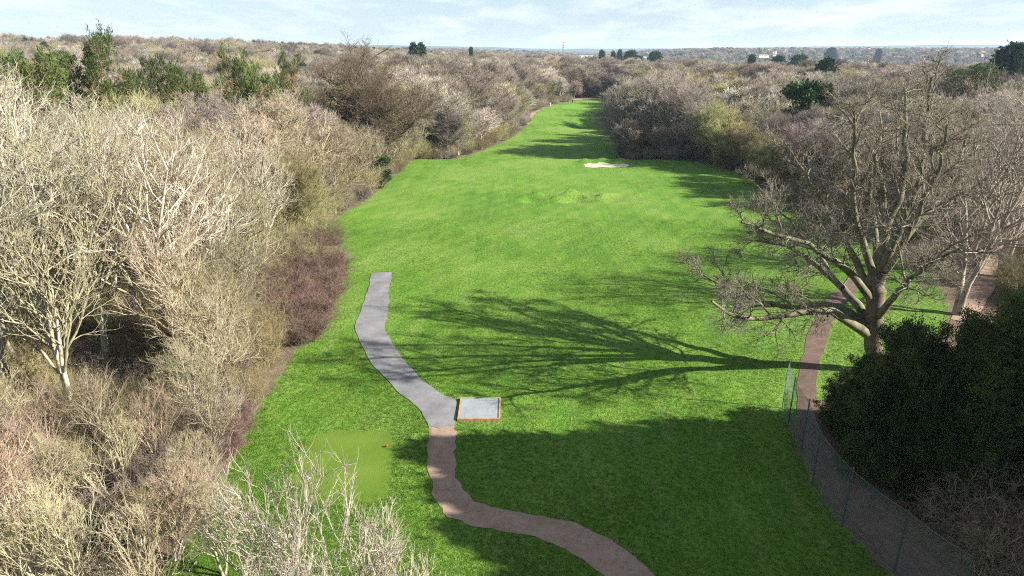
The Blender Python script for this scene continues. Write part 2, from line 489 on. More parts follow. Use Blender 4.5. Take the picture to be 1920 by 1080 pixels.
ribbon('woodland_track', [(1788, 600), (1800, 575), (1830, 520), (1868, 450), (1905, 395), (1950, 340)],
       [(1835, 610), (1850, 580), (1878, 525), (1912, 455), (1945, 400), (1985, 345)],
       M['dirt'], 'pale brown track climbing through the wood behind the yews', 60, 5, 0.04, 0.15, 8)
ribbon('far_track', [(985, 229), (997, 208), (1025, 193.5), (1075, 185.5), (1135, 181.5)],
       [(990, 229), (1006, 209.5), (1035, 196), (1080, 187.3), (1138, 183)],
       M['fardirt'], 'brown track along the wood edge beyond the far green', 60, 3, 0.05, 0.1, 9)

# mown tee lawn: a slightly raised, paler table of turf
def sheet(name, poly, mat, z, label, n=34, seed=0, wob=0.12, dome=0.0):
    rg = np.random.default_rng(seed)
    P = np.array([gp(*p)[:2] for p in poly])
    P = resample(np.vstack([P, P[:1]]), 90, True)[:-1]
    c = P.mean(0)
    P = P + rg.normal(0, wob * 0.4, P.shape)
    k = len(P)
    rings = np.linspace(1, 0.02, 10)
    Vv, F = [], []
    for r in rings:
        q = c + (P - c) * r
        Vv.append(np.column_stack([q, hgt(q[:, 0], q[:, 1]) + z + dome * (1 - r * r)]))
    Vv = np.concatenate(Vv)
    for i in range(len(rings) - 1):
        a = np.arange(k) + i * k; b2 = np.roll(np.arange(k), -1) + i * k
        F.append(np.stack([a, b2, b2 + k, a + k], 1))
    me = mesh_np(name, Vv, np.concatenate(F), True)
    o = link(name, me, mat)
    if me.polygons[5].normal.z < 0: me.flip_normals()
    tag(o, label, kind='structure')
    return o
def tee_mat():
    m, t, b = new_mat('close_mown_tee_turf')
    oc = objcoord(t)
    c = ramp(t, noise(t, 0.5, 4, 0.6, oc), [(0.3, (0.086, 0.145, 0.0135)), (0.7, (0.122, 0.176, 0.0235))])
    c = mixc(t, ramp(t, noise(t, 9, 3, 0.7, oc), [(0.35, 0.5), (0.55, 0.0)]), c, (0.07, 0.15, 0.01))
    t.links.new(c, b.inputs['Base Color'])
    bump(t, b, noise(t, 16, 2, 0.7, oc), 0.6, 0.05)
    return m
M['tee'] = tee_mat()
sheet('tee_lawn', [(585, 826), (605, 813), (640, 807), (690, 805), (726, 807), (735, 815), (735, 845), (734, 890), (731, 925), (715, 940), (640, 950), (570, 945), (552, 925), (548, 900), (560, 855)],
      M['tee'], 0.02, 'close mown pale tee lawn beside the dirt path', seed=4)
sheet('sand_bunker', [(1096, 306.5), (1106, 305.2), (1116, 306.0), (1128, 304.8), (1140, 305.6), (1155, 306.0), (1168, 305.6), (1180, 307.2),
                      (1176, 310.5), (1160, 312.4), (1137, 313), (1112, 311.6), (1098, 309.8)], M['sand'], 0.06,
      'pale sand bunker at the far end of the near fairway', seed=5, wob=0.15)
def green_mat():
    m, t, b = new_mat('putting_green_turf')
    oc = objcoord(t)
    c = ramp(t, noise(t, 0.15, 3, 0.6, oc), [(0.3, (0.10, 0.225, 0.018)), (0.7, (0.145, 0.26, 0.032))])
    t.links.new(c, b.inputs['Base Color'])
    return m
M['green'] = green_mat()
sheet('putting_green', [(1045, 200), (1075, 194.5), (1110, 192.5), (1140, 194), (1150, 199), (1130, 204), (1090, 206.5), (1055, 205)],
      M['green'], 0.06, 'smooth pale putting green with a flagstick', seed=6, wob=0.3)

# far hills
def ridge(name, y0, prof, mat, label, depth=900):
    px = np.array([p[0] for p in prof], float); pz = np.array([p[1] for p in prof], float)
    X = np.linspace(px[0], px[-1], 260)
    Zt = np.interp(X, px, pz)
    rg = np.random.default_rng(int(y0))
    w = rg.normal(0, 1, 260); w = np.convolve(w, np.ones(5) / 5, 'same')
    Zt = Zt + w * 3.0
    rows = []
    for f, k in ((-0.5, 0), (-0.3, .55), (-0.12, .88), (0, 1), (0.2, .85), (0.5, 0)):
        rows.append(np.column_stack([X, np.full(260, y0 + f * depth * 2), -14 + (Zt + 14) * k]))
    Vv = np.concatenate(rows)
    ii = np.arange(6 * 260).reshape(6, 260)
    F = np.stack([ii[:-1, :-1], ii[:-1, 1:], ii[1:, 1:], ii[1:, :-1]], -1).reshape(-1, 4)
    o = link(name, mesh_np(name, Vv, F, True), mat)
    tag(o, label, kind='structure')
M['hill'] = plain('far_wooded_hill', (0.055, 0.065, 0.05), 1.0, 0.3, 0.01)
ridge('hills', 6800, [(-5500, 20), (-2500, 52), (-1400, 64), (-900, 60), (-300, 46), (400, 30), (1500, 34), (2300, 44), (3200, 58), (4200, 66), (5500, 66)], M['hill'], 'long blue wooded ridge on the horizon')
ridge('hills', 4300, [(-3600, 5), (-1500, 22), (-600, 24), (0, 12), (900, 8), (1600, 16), (2600, 30), (3600, 34)], M['hill'], 'low dark wooded rise beyond the town', 500)

# ------------------------------------------------------------------ branch generator (numpy, one level at a time)
def nrm(v):
    return v / (np.linalg.norm(v, axis=-1, keepdims=True) + 1e-9)
def tubes(P, Rr, k):
    """P (n, s+1, 3) polylines, Rr (n, s+1) radii -> verts, quads"""
    n, s1, _ = P.shape
    T = np.empty_like(P)
    T[:, 1:-1] = P[:, 2:] - P[:, :-2]; T[:, 0] = P[:, 1] - P[:, 0]; T[:, -1] = P[:, -1] - P[:, -2]
    T = nrm(T)
    avg = nrm(P[:, -1] - P[:, 0])
    ref = np.where(np.abs(avg[:, 2:3]) > 0.75, np.array([[1.0, 0, 0]]), np.array([[0, 0, 1.0]]))[:, None, :]
    U = nrm(np.cross(T, np.broadcast_to(ref, T.shape)))
    B = np.cross(T, U)
    a = np.arange(k) * 2 * math.pi / k
    ring = P[:, :, None, :] + Rr[:, :, None, None] * (np.cos(a)[None, None, :, None] * U[:, :, None, :] + np.sin(a)[None, None, :, None] * B[:, :, None, :])
    Vv = ring.reshape(-1, 3)
    ii = np.arange(n * s1 * k).reshape(n, s1, k)
    jj = np.roll(ii, -1, axis=2)
    F = np.stack([ii[:, :-1], jj[:, :-1], jj[:, 1:], ii[:, 1:]], -1).reshape(-1, 4)
    return Vv, F
class Geo:
    def __init__(self): self.V = []; self.F = []; self.n = 0
    def add(self, Vv, F):
        self.V.append(Vv); self.F.append(F + self.n); self.n += len(Vv)
    def mesh(self, name, smooth=True):
        return mesh_np(name, np.concatenate(self.V), np.concatenate(self.F), smooth)
def polylines(rg, p0, d0, L, s, wander, up, droop_end=0.0):
    n = len(p0)
    P = np.empty((n, s + 1, 3)); P[:, 0] = p0
    d = nrm(d0)
    for i in range(s):
        d = d + rg.normal(0, wander, (n, 3))
        d[:, 2] += up - droop_end * (i / s)
        d = nrm(d)
        P[:, i + 1] = P[:, i] + d * (L / s)[:, None]
    return P
def children(rg, P, Rr, per, t0, t1, ang, angv, outward=0.0):
    """start points, directions and radii of `per` children on every polyline"""
    n, s1, _ = P.shape
    s = s1 - 1
    base = (np.arange(per)[None, :] + rg.uniform(0.1, 0.9, (n, per))) / per
    t = t0 + (t1 - t0) * base
    f = t * s
    i = np.clip(f.astype(int), 0, s - 1); w = (f - i)[..., None]
    row = np.arange(n)[:, None]
    a = P[row, i]; b = P[row, i + 1]
    p = a * (1 - w) + b * w
    T = nrm(b - a)
    r = Rr[row, i] * (1 - w[..., 0]) + Rr[row, i + 1] * w[..., 0]
    ref = np.where(np.abs(T[..., 2:3]) > 0.9, np.array([1.0, 0, 0]), np.array([0, 0, 1.0]))
    U = nrm(np.cross(T, ref)); B = np.cross(T, U)
    az = rg.uniform(0, 2 * math.pi, (n, 1)) + np.arange(per)[None, :] * 2.39996 + rg.normal(0, 0.35, (n, per))
    an = ang + rg.normal(0, angv, (n, per))
    d = T * np.cos(an)[..., None] + (U * np.cos(az)[..., None] + B * np.sin(az)[..., None]) * np.sin(an)[..., None]
    return p.reshape(-1, 3), d.reshape(-1, 3), r.reshape(-1), t.reshape(-1)
def envdist(p, d, c, ax):
    """distance from p along d to the ellipsoid c, ax (0 if outside)"""
    q = (p - c) / ax; e = d / ax
    A = (e * e).sum(1); B = 2 * (q * e).sum(1); C = (q * q).sum(1) - 1
    D = B * B - 4 * A * C
    x = (-B + np.sqrt(np.maximum(D, 0))) / (2 * A)
    return np.where(D > 0, np.maximum(x, 0), 0)

def bare(seed, H, trunk_r, stems=1, lean=0.08, trunk_top=0.8, wob=0.05, crown=None, n1=14, n2=9, n3=8, n4=7,
         a1=0.85, a2=0.75, a3=0.7, a4=0.6, up=0.05, twig_r=0.012, wander=0.12, t0=0.28, k2=0.5, k3=0.42, k4=0.5, spread=0.0,
         min_twig=0.35, sides=(8, 6, 4, 3, 3), segs=(9, 6, 4, 3, 2), skel=None, droop=0.0, tipfac=1.0):
    """trunk Geo, crown Geo.  Crown outline = an ellipsoid."""
    rg = np.random.default_rng(seed)
    if crown is None: crown = (0.62, 0.40, 0.30)
    c = np.array([0, 0, H * crown[0]]); ax = np.array([H * crown[2], H * crown[2], H * crown[1]])
    tg, cg = Geo(), Geo()
    if skel is None:
        az = rg.uniform(0, 6.28) + np.arange(stems) * 6.283 / max(1, stems) + rg.normal(0, 0.3, stems)
        le = (lean + spread) * rg.uniform(0.6, 1.4, stems)
        d0 = np.stack([np.cos(az) * np.sin(le), np.sin(az) * np.sin(le), np.cos(le)], 1)
        p0 = np.zeros((stems, 3)); p0[:, :2] = d0[:, :2] * 0.4 * (stems > 1); p0[:, 2] = -0.25
        L = H * trunk_top * rg.uniform(0.82, 1.0, stems)
        P = polylines(rg, p0, d0, L, segs[0], wob, 0.03)
        u = np.linspace(0, 1, segs[0] + 1)
        Rr = trunk_r / math.sqrt(stems) * ((1 - u) ** 0.85 * 0.88 + 0.10) * np.ones((stems, 1))
        Rr[:, 0] *= 1.35
        groups = [(P, Rr)]
    else:
        groups = skel
    for P, Rr in groups:
        tg.add(*tubes(P, Rr, sides[0]))
    # level 1
    p, d, r, t = [], [], [], []
    for P, Rr in groups:
        a = children(rg, P, Rr, n1, t0, 1.0, a1, 0.18)
        for lst, v in zip((p, d, r, t), a): lst.append(v)
    p, d, r, t = map(np.concatenate, (p, d, r, t))
    d[:, 2] += up * 4
    d = nrm(d)
    if skel is None:
        L = envdist(p, d, c, ax) * rg.uniform(0.72, 1.02, len(p)) + 0.4
    else:
        L = rg.uniform(2.4, 5.6, len(p)) * (1.15 - 0.70 * t)
    P1 = polylines(rg, p, d, L, segs[1], wander, up, droop)
    u = np.linspace(0, 1, segs[1] + 1)
    r1 = np.minimum(r * 0.6, 0.012 + L * 0.017)
    R1 = r1[:, None] * (1 - 0.8 * u) + twig_r * 0.8
    cg.add(*tubes(P1, R1, sides[1]))
    # level 2
    p, d, r, t = children(rg, P1, R1, n2, 0.18, 1.0, a2, 0.2)
    Lp = np.repeat(L, n2)
    d[:, 2] += up * 2; d = nrm(d)
    L2 = Lp * k2 * (1.15 - 0.65 * t) * rg.uniform(0.65, 1.2, len(p)) + 0.25
    if skel is None: L2 = np.minimum(L2, envdist(p, d, c, ax * 1.05) + 0.5)
    P2 = polylines(rg, p, d, L2, segs[2], wander * 1.15, up, droop)
    u = np.linspace(0, 1, segs[2] + 1)
    R2 = np.minimum(r * 0.62, 0.008 + L2 * 0.013)[:, None] * (1 - 0.75 * u) + twig_r * 0.6
    cg.add(*tubes(P2, R2, sides[2]))
    # level 3
    p, d, r, t = children(rg, P2, R2, n3, 0.15, 1.0, a3, 0.22)
    d[:, 2] += up; d = nrm(d)
    L3 = np.repeat(L2, n3) * k3 * (1.2 - 0.6 * t) * rg.uniform(0.6, 1.3, len(p)) + min_twig
    P3 = polylines(rg, p, d, L3, segs[3], wander * 1.2, up * 1.2, droop * 1.4)
    u = np.linspace(0, 1, segs[3] + 1)
    R3 = (np.minimum(r * 0.7, twig_r * 1.5)[:, None]) * (1 - 0.55 * u) + twig_r * 0.25
    cg.add(*tubes(P3, R3, sides[3]))
    tips = P3[:, -1]
    if n4:
        p, d, r, t = children(rg, P3, R3, n4, 0.12, 1.0, a4, 0.25)
        d[:, 2] += up; d = nrm(d)
        L4 = np.repeat(L3, n4) * k4 * rg.uniform(0.55, 1.3, len(p)) + min_twig * 0.6
        P4 = polylines(rg, p, d, L4, segs[4], wander * 1.2, up * 1.2, droop * 1.5)
        u = np.linspace(0, 1, segs[4] + 1)
        R4 = np.full((len(p), 1), twig_r * 0.72) * (1 - 0.5 * u)
        cg.add(*tubes(P4, R4, sides[4]))
        tips = P4[:, -1]
    return tg, cg, tips, P1, P2

def leaf_cloud(rg, C, n, size, spread, up=0.3, aspect=0.35, out=None):
    """n leaf-like kites round every point of C"""
    m = len(C) * n
    base = np.repeat(C, n, 0)
    d = rg.normal(0, 1, (m, 3))
    if out is not None: d += np.repeat(out, n, 0) * 1.3
    d[:, 2] += up
    d = nrm(d)
    p = base + rg.normal(0, spread, (m, 3))
    L = size * rg.uniform(0.6, 1.3, m)[:, None]
    side = nrm(np.cross(d, rg.normal(0, 1, (m, 3))))
    Wd = L * aspect
    tip = p + d * L
    mid = p + d * L * 0.45
    Vv = np.stack([p, mid + side * Wd, tip, mid - side * Wd], 1).reshape(-1, 3)
    F = np.arange(m * 4).reshape(-1, 4)
    return Vv, F

PROTO = {}
def proto_bare(key, tmat, cmat, **kw):
    tg, cg, tips, P1, P2 = bare(**kw)
    tm = tg.mesh('trunk'); tm.materials.append(M[tmat])
    cm = cg.mesh('crown'); cm.materials.append(M[cmat])
    PROTO[key] = dict(parts=[('trunk', tm), ('crown', cm)], H=float(np.concatenate(cg.V)[:, 2].max()))
    return tips, P1, P2
# near trees, fine detail
for i in range(3):
    proto_bare('ash%d' % i, 'pale', 'pale' if i != 1 else 'cream', seed=11 + i, H=20, trunk_r=0.30 + 0.04 * i, stems=1 + (i == 1), lean=0.10, wob=0.06,
               crown=(0.68, 0.34, 0.28), n1=15 - 5 * (i == 1), n2=6, n3=4, n4=3, a1=0.66, a2=0.62, a3=0.62, a4=0.62, up=0.09, twig_r=0.019, wander=0.15, t0=0.25)
for i in range(2):
    proto_bare('edge%d' % i, 'pale', 'cream', seed=31 + i, H=12, trunk_r=0.17, stems=3, lean=0.22, wob=0.08, crown=(0.54, 0.50, 0.40),
               n1=9, n2=7, n3=5, n4=3, a1=0.75, a2=0.65, a3=0.65, a4=0.6, up=0.06, twig_r=0.016, wander=0.15, t0=0.15, min_twig=0.25)
proto_bare('olive0', 'olive', 'olive', seed=41, H=11, trunk_r=0.16, stems=4, lean=0.25, wob=0.08, crown=(0.52, 0.50, 0.42),
           n1=9, n2=9, n3=8, n4=6, up=0.07, twig_r=0.016, wander=0.13, t0=0.12, min_twig=0.25)
for i in range(2):
    proto_bare('birch%d' % i, 'pale', 'birchtwig', seed=51 + i, H=12, trunk_r=0.20, stems=2, lean=0.2, wob=0.05, trunk_top=0.95, crown=(0.55, 0.48, 0.30),
               n1=14, n2=6, n3=4, n4=2, a1=0.48, a2=0.42, a3=0.45, a4=0.5, up=0.05, twig_r=0.013, wander=0.10, t0=0.15, min_twig=0.3)
# middle distance, thicker twigs
MIDS = []
for i, (mt, hh, cr) in enumerate([('grey', 16, (0.60, 0.42, 0.34)), ('brown', 17, (0.60, 0.42, 0.36)), ('mauve', 15, (0.60, 0.42, 0.33)), ('olive', 14, (0.56, 0.46, 0.38)), ('cream', 14, (0.55, 0.47, 0.38))]):
    proto_bare('mid_%s' % mt, mt, mt, seed=71 + i, H=hh, trunk_r=0.26, stems=1 + (i > 1), lean=0.12, wob=0.07, crown=cr, n1=15 - 5 * (i > 1), n2=9, n3=7, n4=5,
               a1=0.75, a2=0.65, a3=0.65, a4=0.6, up=0.06, twig_r=0.026, wander=0.14, min_twig=0.35)
    MIDS.append('mid_%s' % mt)
# big oaks
tipsO, _, _ = proto_bare('oak', 'oak', 'oak', seed=91, H=24, trunk_r=0.72, stems=1, lean=0.04, wob=0.09, trunk_top=0.55, crown=(0.60, 0.42, 0.42), n1=26, n2=12, n3=8, n4=7,
           a1=0.85, a2=0.75, a3=0.7, a4=0.7, up=0.05, twig_r=0.028, wander=0.22, t0=0.25)
proto_bare('plane', 'hero', 'grey', seed=92, H=21, trunk_r=0.42, stems=2, lean=0.10, wob=0.08, trunk_top=0.8, crown=(0.56, 0.47, 0.36), n1=13, n2=10, n3=8, n4=6,
           a1=0.85, a2=0.75, a3=0.7, a4=0.7, up=0.03, twig_r=0.024, wander=0.18, t0=0.14)
proto_bare('rightash', 'rightbark', 'rightbark', seed=94, H=21, trunk_r=0.46, stems=2, lean=0.16, wob=0.10, trunk_top=0.8, crown=(0.58, 0.46, 0.36), n1=12, n2=8, n3=6, n4=4,
           a1=0.85, a2=0.8, a3=0.75, a4=0.7, up=0.04, twig_r=0.014, wander=0.20, t0=0.18)
# knobbly open shrub with stout upright shoots
proto_bare('sumac', 'pale', 'pale', seed=95, H=11, trunk_r=0.16, stems=4, lean=0.28, wob=0.08, trunk_top=0.8, crown=(0.60, 0.44, 0.40), n1=8, n2=6, n3=4, n4=0,
           a1=0.6, a2=0.55, a3=0.55, up=0.09, twig_r=0.015, wander=0.18, t0=0.2, min_twig=0.35)
# thickets
def thicket(key, mat, seed, H, rad, stems, n1, n2, tw, arch=0.0, up=0.03):
    rg = np.random.default_rng(seed)
    a = rg.uniform(0, 6.283, stems); rr = rad * np.sqrt(rg.uniform(0, 1, stems)) * 0.75
    p0 = np.stack([np.cos(a) * rr, np.sin(a) * rr, np.full(stems, -0.1)], 1)
    le = rg.uniform(0.05, 0.55, stems)
    d0 = np.stack([np.cos(a) * np.sin(le), np.sin(a) * np.sin(le), np.cos(le)], 1)
    L = H * rg.uniform(0.6, 1.1, stems)
    P = polylines(rg, p0, d0, L, 6, 0.13, up, arch)
    u = np.linspace(0, 1, 7)
    Rr = tw * 2.2 * (1 - 0.7 * u)[None, :] * np.ones((stems, 1))
    sg, tg = Geo(), Geo()
    sg.add(*tubes(P, Rr, 4))
    p, d, r, t = children(rg, P, Rr, n1, 0.12, 1, 0.7, 0.25)
    L1 = np.repeat(L, n1) * 0.33 * (1.2 - 0.6 * t) * rg.uniform(0.6, 1.3, len(p))
    P1 = polylines(rg, p, d, L1, 3, 0.18, up, arch)
    R1 = np.full((len(p), 4), tw * 1.1) * np.array([1, .85, .7, .4])
    tg.add(*tubes(P1, R1, 3))
    p, d, r, t = children(rg, P1, R1, n2, 0.1, 1, 0.7, 0.25)
    L2 = np.repeat(L1, n2) * 0.5 * rg.uniform(0.5, 1.3, len(p)) + 0.1
    P2 = polylines(rg, p, d, L2, 2, 0.2, up, arch)
    R2 = np.full((len(p), 3), tw * 0.75) * np.array([1, .8, .4])
    tg.add(*tubes(P2, R2, 3))
    sm = sg.mesh('stems'); sm.materials.append(M[mat])
    tm = tg.mesh('twigs'); tm.materials.append(M[mat])
    PROTO[key] = dict(parts=[('stems', sm), ('twigs', tm)], H=H)
thicket('thick_olive', 'scrub', 101, 4.0, 2.4, 80, 9, 6, 0.011, 0.03)
thicket('thick_cream', 'olive', 102, 4.5, 2.2, 60, 9, 6, 0.012, 0.02)
thicket('thick_brown', 'brown', 103, 3.0, 2.6, 80, 9, 6, 0.012, 0.10)
thicket('bramble', 'bramble', 104, 2.8, 2.0, 170, 9, 7, 0.010, 0.22)
thicket('tangle', 'tangle', 105, 3.2, 2.6, 110, 7, 4, 0.014, 0.35)

# evergreens
def pine(key, seed, H, tuft_n=26):
    rg = np.random.default_rng(seed)
    tg, cg, tips, P1, P2 = bare(seed, H, 0.30, 1, 0.05, 0.93, 0.03, (0.72, 0.30, 0.22), n1=18, n2=7, n3=4, n4=0, a1=1.15, a2=0.8, a3=0.7, up=0.06,
                                twig_r=0.016, wander=0.12, t0=0.45, k2=0.5, min_twig=0.15)
    lg = Geo()
    C = tips + np.array([0, 0, 0.05])
    out = nrm(C - np.array([0, 0, H * 0.68]))
    lg.add(*leaf_cloud(rg, C, tuft_n, 0.42, 0.16, 0.5, 0.10, out * 0.6))
    tm = tg.mesh('trunk'); tm.materials.append(M['pinebark'])
    bm_ = cg.mesh('branches'); bm_.materials.append(M['pinebark'])
    lm = lg.mesh('foliage', False); lm.materials.append(M['pine'])
    PROTO[key] = dict(parts=[('trunk', tm), ('branches', bm_), ('crown', lm)], H=H)
pine('pine0', 111, 19); pine('pine1', 112, 18)
def evergreen(key, seed, H, rad, mat, nclump, per, leaf, shape='oval', zlow=0.03, stems=1):
    """dense crown: sprays spread through an uneven envelope"""
    rg = np.random.default_rng(seed)
    tg, cg, tips, P1, P2 = bare(seed, H, 0.25, stems, 0.06, 0.9, 0.04, (0.5, 0.48, rad / H), n1=16, n2=5, n3=3, n4=0, a1=1.0, up=0.03, twig_r=0.02, t0=0.06)
    tot = nclump
    if leaf < 0.3: nclump = nclump // 95
    z = zlow + (1 - zlow) * rg.uniform(0, 1, nclump) ** 0.9
    a = rg.uniform(0, 6.283, nclump)
    if shape == 'cone': prof = (1 - z) ** 0.75 * 1.0 + 0.03
    elif shape == 'column': prof = np.minimum(1, (1 - z) * 4) ** 0.6
    else: prof = np.sqrt(np.maximum(0.02, 1 - ((z - 0.38) / 0.63) ** 2))
    lob = 0.76 + 0.16 * np.sin(3 * a + seed + 7 * z) + 0.15 * np.sin(5 * a - 11 * z + seed * 2) + 0.13 * np.sin(9 * a + 23 * z) + 0.08 * np.sin(17 * a - 31 * z)
    rr = rad * prof * lob * np.sqrt(rg.uniform(0.25, 1, nclump))
    C = np.stack([np.cos(a) * rr, np.sin(a) * rr, z * H], 1)
    out = np.stack([np.cos(a), np.sin(a), np.full(nclump, 0.35)], 1)
    if leaf < 0.3:          # boughs: each a ragged spray that reaches out and up
        q = tot // nclump
        Lb = rad * rg.uniform(0.16, 0.46, nclump)
        t_ = rg.uniform(-0.6, 1, (nclump, q)) 
        C = (C[:, None] + out[:, None] * (t_ * Lb[:, None])[..., None] + rg.normal(0, 1, (nclump, q, 3)) * (Lb[:, None] * (0.50 - 0.40 * np.clip(t_, 0, 1)))[..., None] * np.array([1, 1, 0.75])).reshape(-1, 3)
        C[:, 2] = np.maximum(C[:, 2], 0.05)
        out = np.repeat(out, q, 0)
    lg = Geo()
    lg.add(*leaf_cloud(rg, C, per, leaf, leaf * (0.55 if leaf > 0.2 else 0.95), 0.15, 0.30, out))
    tm = tg.mesh('trunk'); tm.materials.append(M['oak'])
    lm = lg.mesh('crown', False); lm.materials.append(M[mat])
    PROTO[key] = dict(parts=[('trunk', tm), ('crown', lm)], H=H)
evergreen('yew0', 121, 8, 3.2, 'yew', 8500, 14, 0.115, 'oval')
evergreen('yew1', 122, 10, 3.4, 'yew', 9000, 14, 0.115, 'cone')
evergreen('yew2', 125, 7, 3.0, 'yew', 8000, 14, 0.115, 'oval', 0.02, 2)
evergreen('cypress', 123, 20, 3.4, 'conifer', 3600, 8, 0.75, 'column', 0.01)
evergreen('farcon0', 124, 14, 3.4, 'conifer', 1100, 6, 0.95, 'cone')
evergreen('farcon1', 126, 13, 4.6, 'conifer', 1300, 6, 1.0, 'oval')
evergreen('holly', 127, 5, 2.2, 'ivy', 1500, 7, 0.28, 'oval')

# far forest prototypes: one mesh each, used by the distant woodland
FAR = []
def far_tree(i, mat, seed, H, cr, stems=1, up=0.07):
    tg, cg, tips, _, _ = bare(seed, H, 0.28, stems, 0.12, 0.8, 0.06, cr, n1=14 // stems + 3, n2=8, n3=6, n4=5, a1=0.8, a2=0.62, a3=0.6, a4=0.55, up=up,
                              twig_r=0.036, wander=0.13, min_twig=0.5, sides=(5, 4, 3, 3, 3), segs=(5, 3, 2, 2, 1))
    for v, f in zip(tg.V, tg.F): cg.add(v, f)
    me = cg.mesh('distant_tree'); me.materials.append(M[mat])
    FAR.append(me)
for i, (mt, H, cr) in enumerate([('grey', 15, (0.58, 0.44, 0.38)), ('brown', 16, (0.58, 0.44, 0.40)), ('mauve', 14, (0.58, 0.44, 0.36)),
                                 ('cream', 14, (0.58, 0.44, 0.36)), ('olive', 13, (0.56, 0.46, 0.42)), ('brown', 15, (0.6, 0.42, 0.42)), ('grey', 13, (0.57, 0.45, 0.42))]):
    far_tree(i, mt, 131 + i, H, cr, 1 + (i % 3 == 1))
FAR.append(PROTO['farcon0']['parts'][1][1]); FAR.append(PROTO['farcon1']['parts'][1][1])

def plant(key, name, loc, rz, scale, label, cat='tree', group=None, tilt=(0, 0)):
    root = empty(name, loc, (tilt[0], tilt[1], rz), scale)
    tag(root, label, cat, group)
    for pn, me in PROTO[key]['parts']:
        link(pn, me, None, root)
    return root
def plant_px(key, name, xb, yb, ytop, label, cat='tree', group=None, rz=None, wide=1.0, tilt=(0, 0), dy=0):
    """base pixel on the ground, top pixel -> height"""
    b = gp(xb, yb)
    for _ in range(4):
        z = float(hgt(b[0], b[1])); b = gp(xb, yb, z)
    top = at_y(xb, ytop, b[1])
    s = max(0.15, (top[2] - z) / PROTO[key]['H'] * 1.03)
    rz = random.uniform(0, 6.28) if rz is None else rz
    return plant(key, name, (b[0], b[1], z), rz, (s * wide, s * wide, s), label, cat, group, tilt)

# ivy-clad tree
def ivy_tree():
    rg = np.random.default_rng(141)
    tg, cg, tips, P1, P2 = bare(141, 13, 0.3, 2, 0.12, 0.8, 0.06, (0.56, 0.46, 0.36), n1=11, n2=9, n3=7, n4=5, twig_r=0.028, up=0.05)
    C = np.concatenate([np.column_stack([rg.normal(0, 0.5, 500), rg.normal(0, 0.5, 500), rg.uniform(0.2, 8, 500)]), P1[::2, :3].reshape(-1, 3)])
    lg = Geo(); lg.add(*leaf_cloud(rg, C, 12, 0.32, 0.35, 0.0, 0.4))
    a = tg.mesh('trunk'); a.materials.append(M['oak'])
    b = cg.mesh('crown'); b.materials.append(M['pale'])
    c = lg.mesh('ivy', False); c.materials.append(M['ivy'])
    PROTO['ivytree'] = dict(parts=[('trunk', a), ('crown', b), ('ivy', c)], H=13)
ivy_tree()
def willow_tree():
    rg = np.random.default_rng(142)
    tg, cg, tips, P1, P2 = bare(142, 10, 0.2, 2, 0.15, 0.8, 0.06, (0.56, 0.46, 0.36), n1=9, n2=8, n3=6, n4=0, twig_r=0.02, up=0.05)
    sel = tips[rg.uniform(0, 1, len(tips)) < 0.7]
    lg = Geo(); lg.add(*leaf_cloud(rg, sel, 5, 0.14, 0.22, 0.1, 0.4))
    a = tg.mesh('trunk'); a.materials.append(M['oak'])
    b = cg.mesh('crown'); b.materials.append(M['olive'])
    c = lg.mesh('foliage', False); c.materials.append(M['willow'])
    PROTO['willow'] = dict(parts=[('trunk', a), ('crown', b), ('foliage', c)], H=10)
willow_tree()

random.seed(5)
taken = []                                    # (x, y, radius)
def note(o, r): taken.append((o.location.x, o.location.y, r)); return o
def plant_at(key, name, x, ytop, Y, label, cat='tree', group=None, wide=1.0, r=2.0, tilt=(0, 0)):
    p = at_y(x, ytop, Y)
    z = float(hgt(p[0], Y))
    s = (p[2] - z) / PROTO[key]['H'] * 1.0
    o = plant(key, name, (p[0], Y, z), random.uniform(0, 6.28), (s * wide, s * wide, s), label, cat, group, tilt)
    return note(o, r)

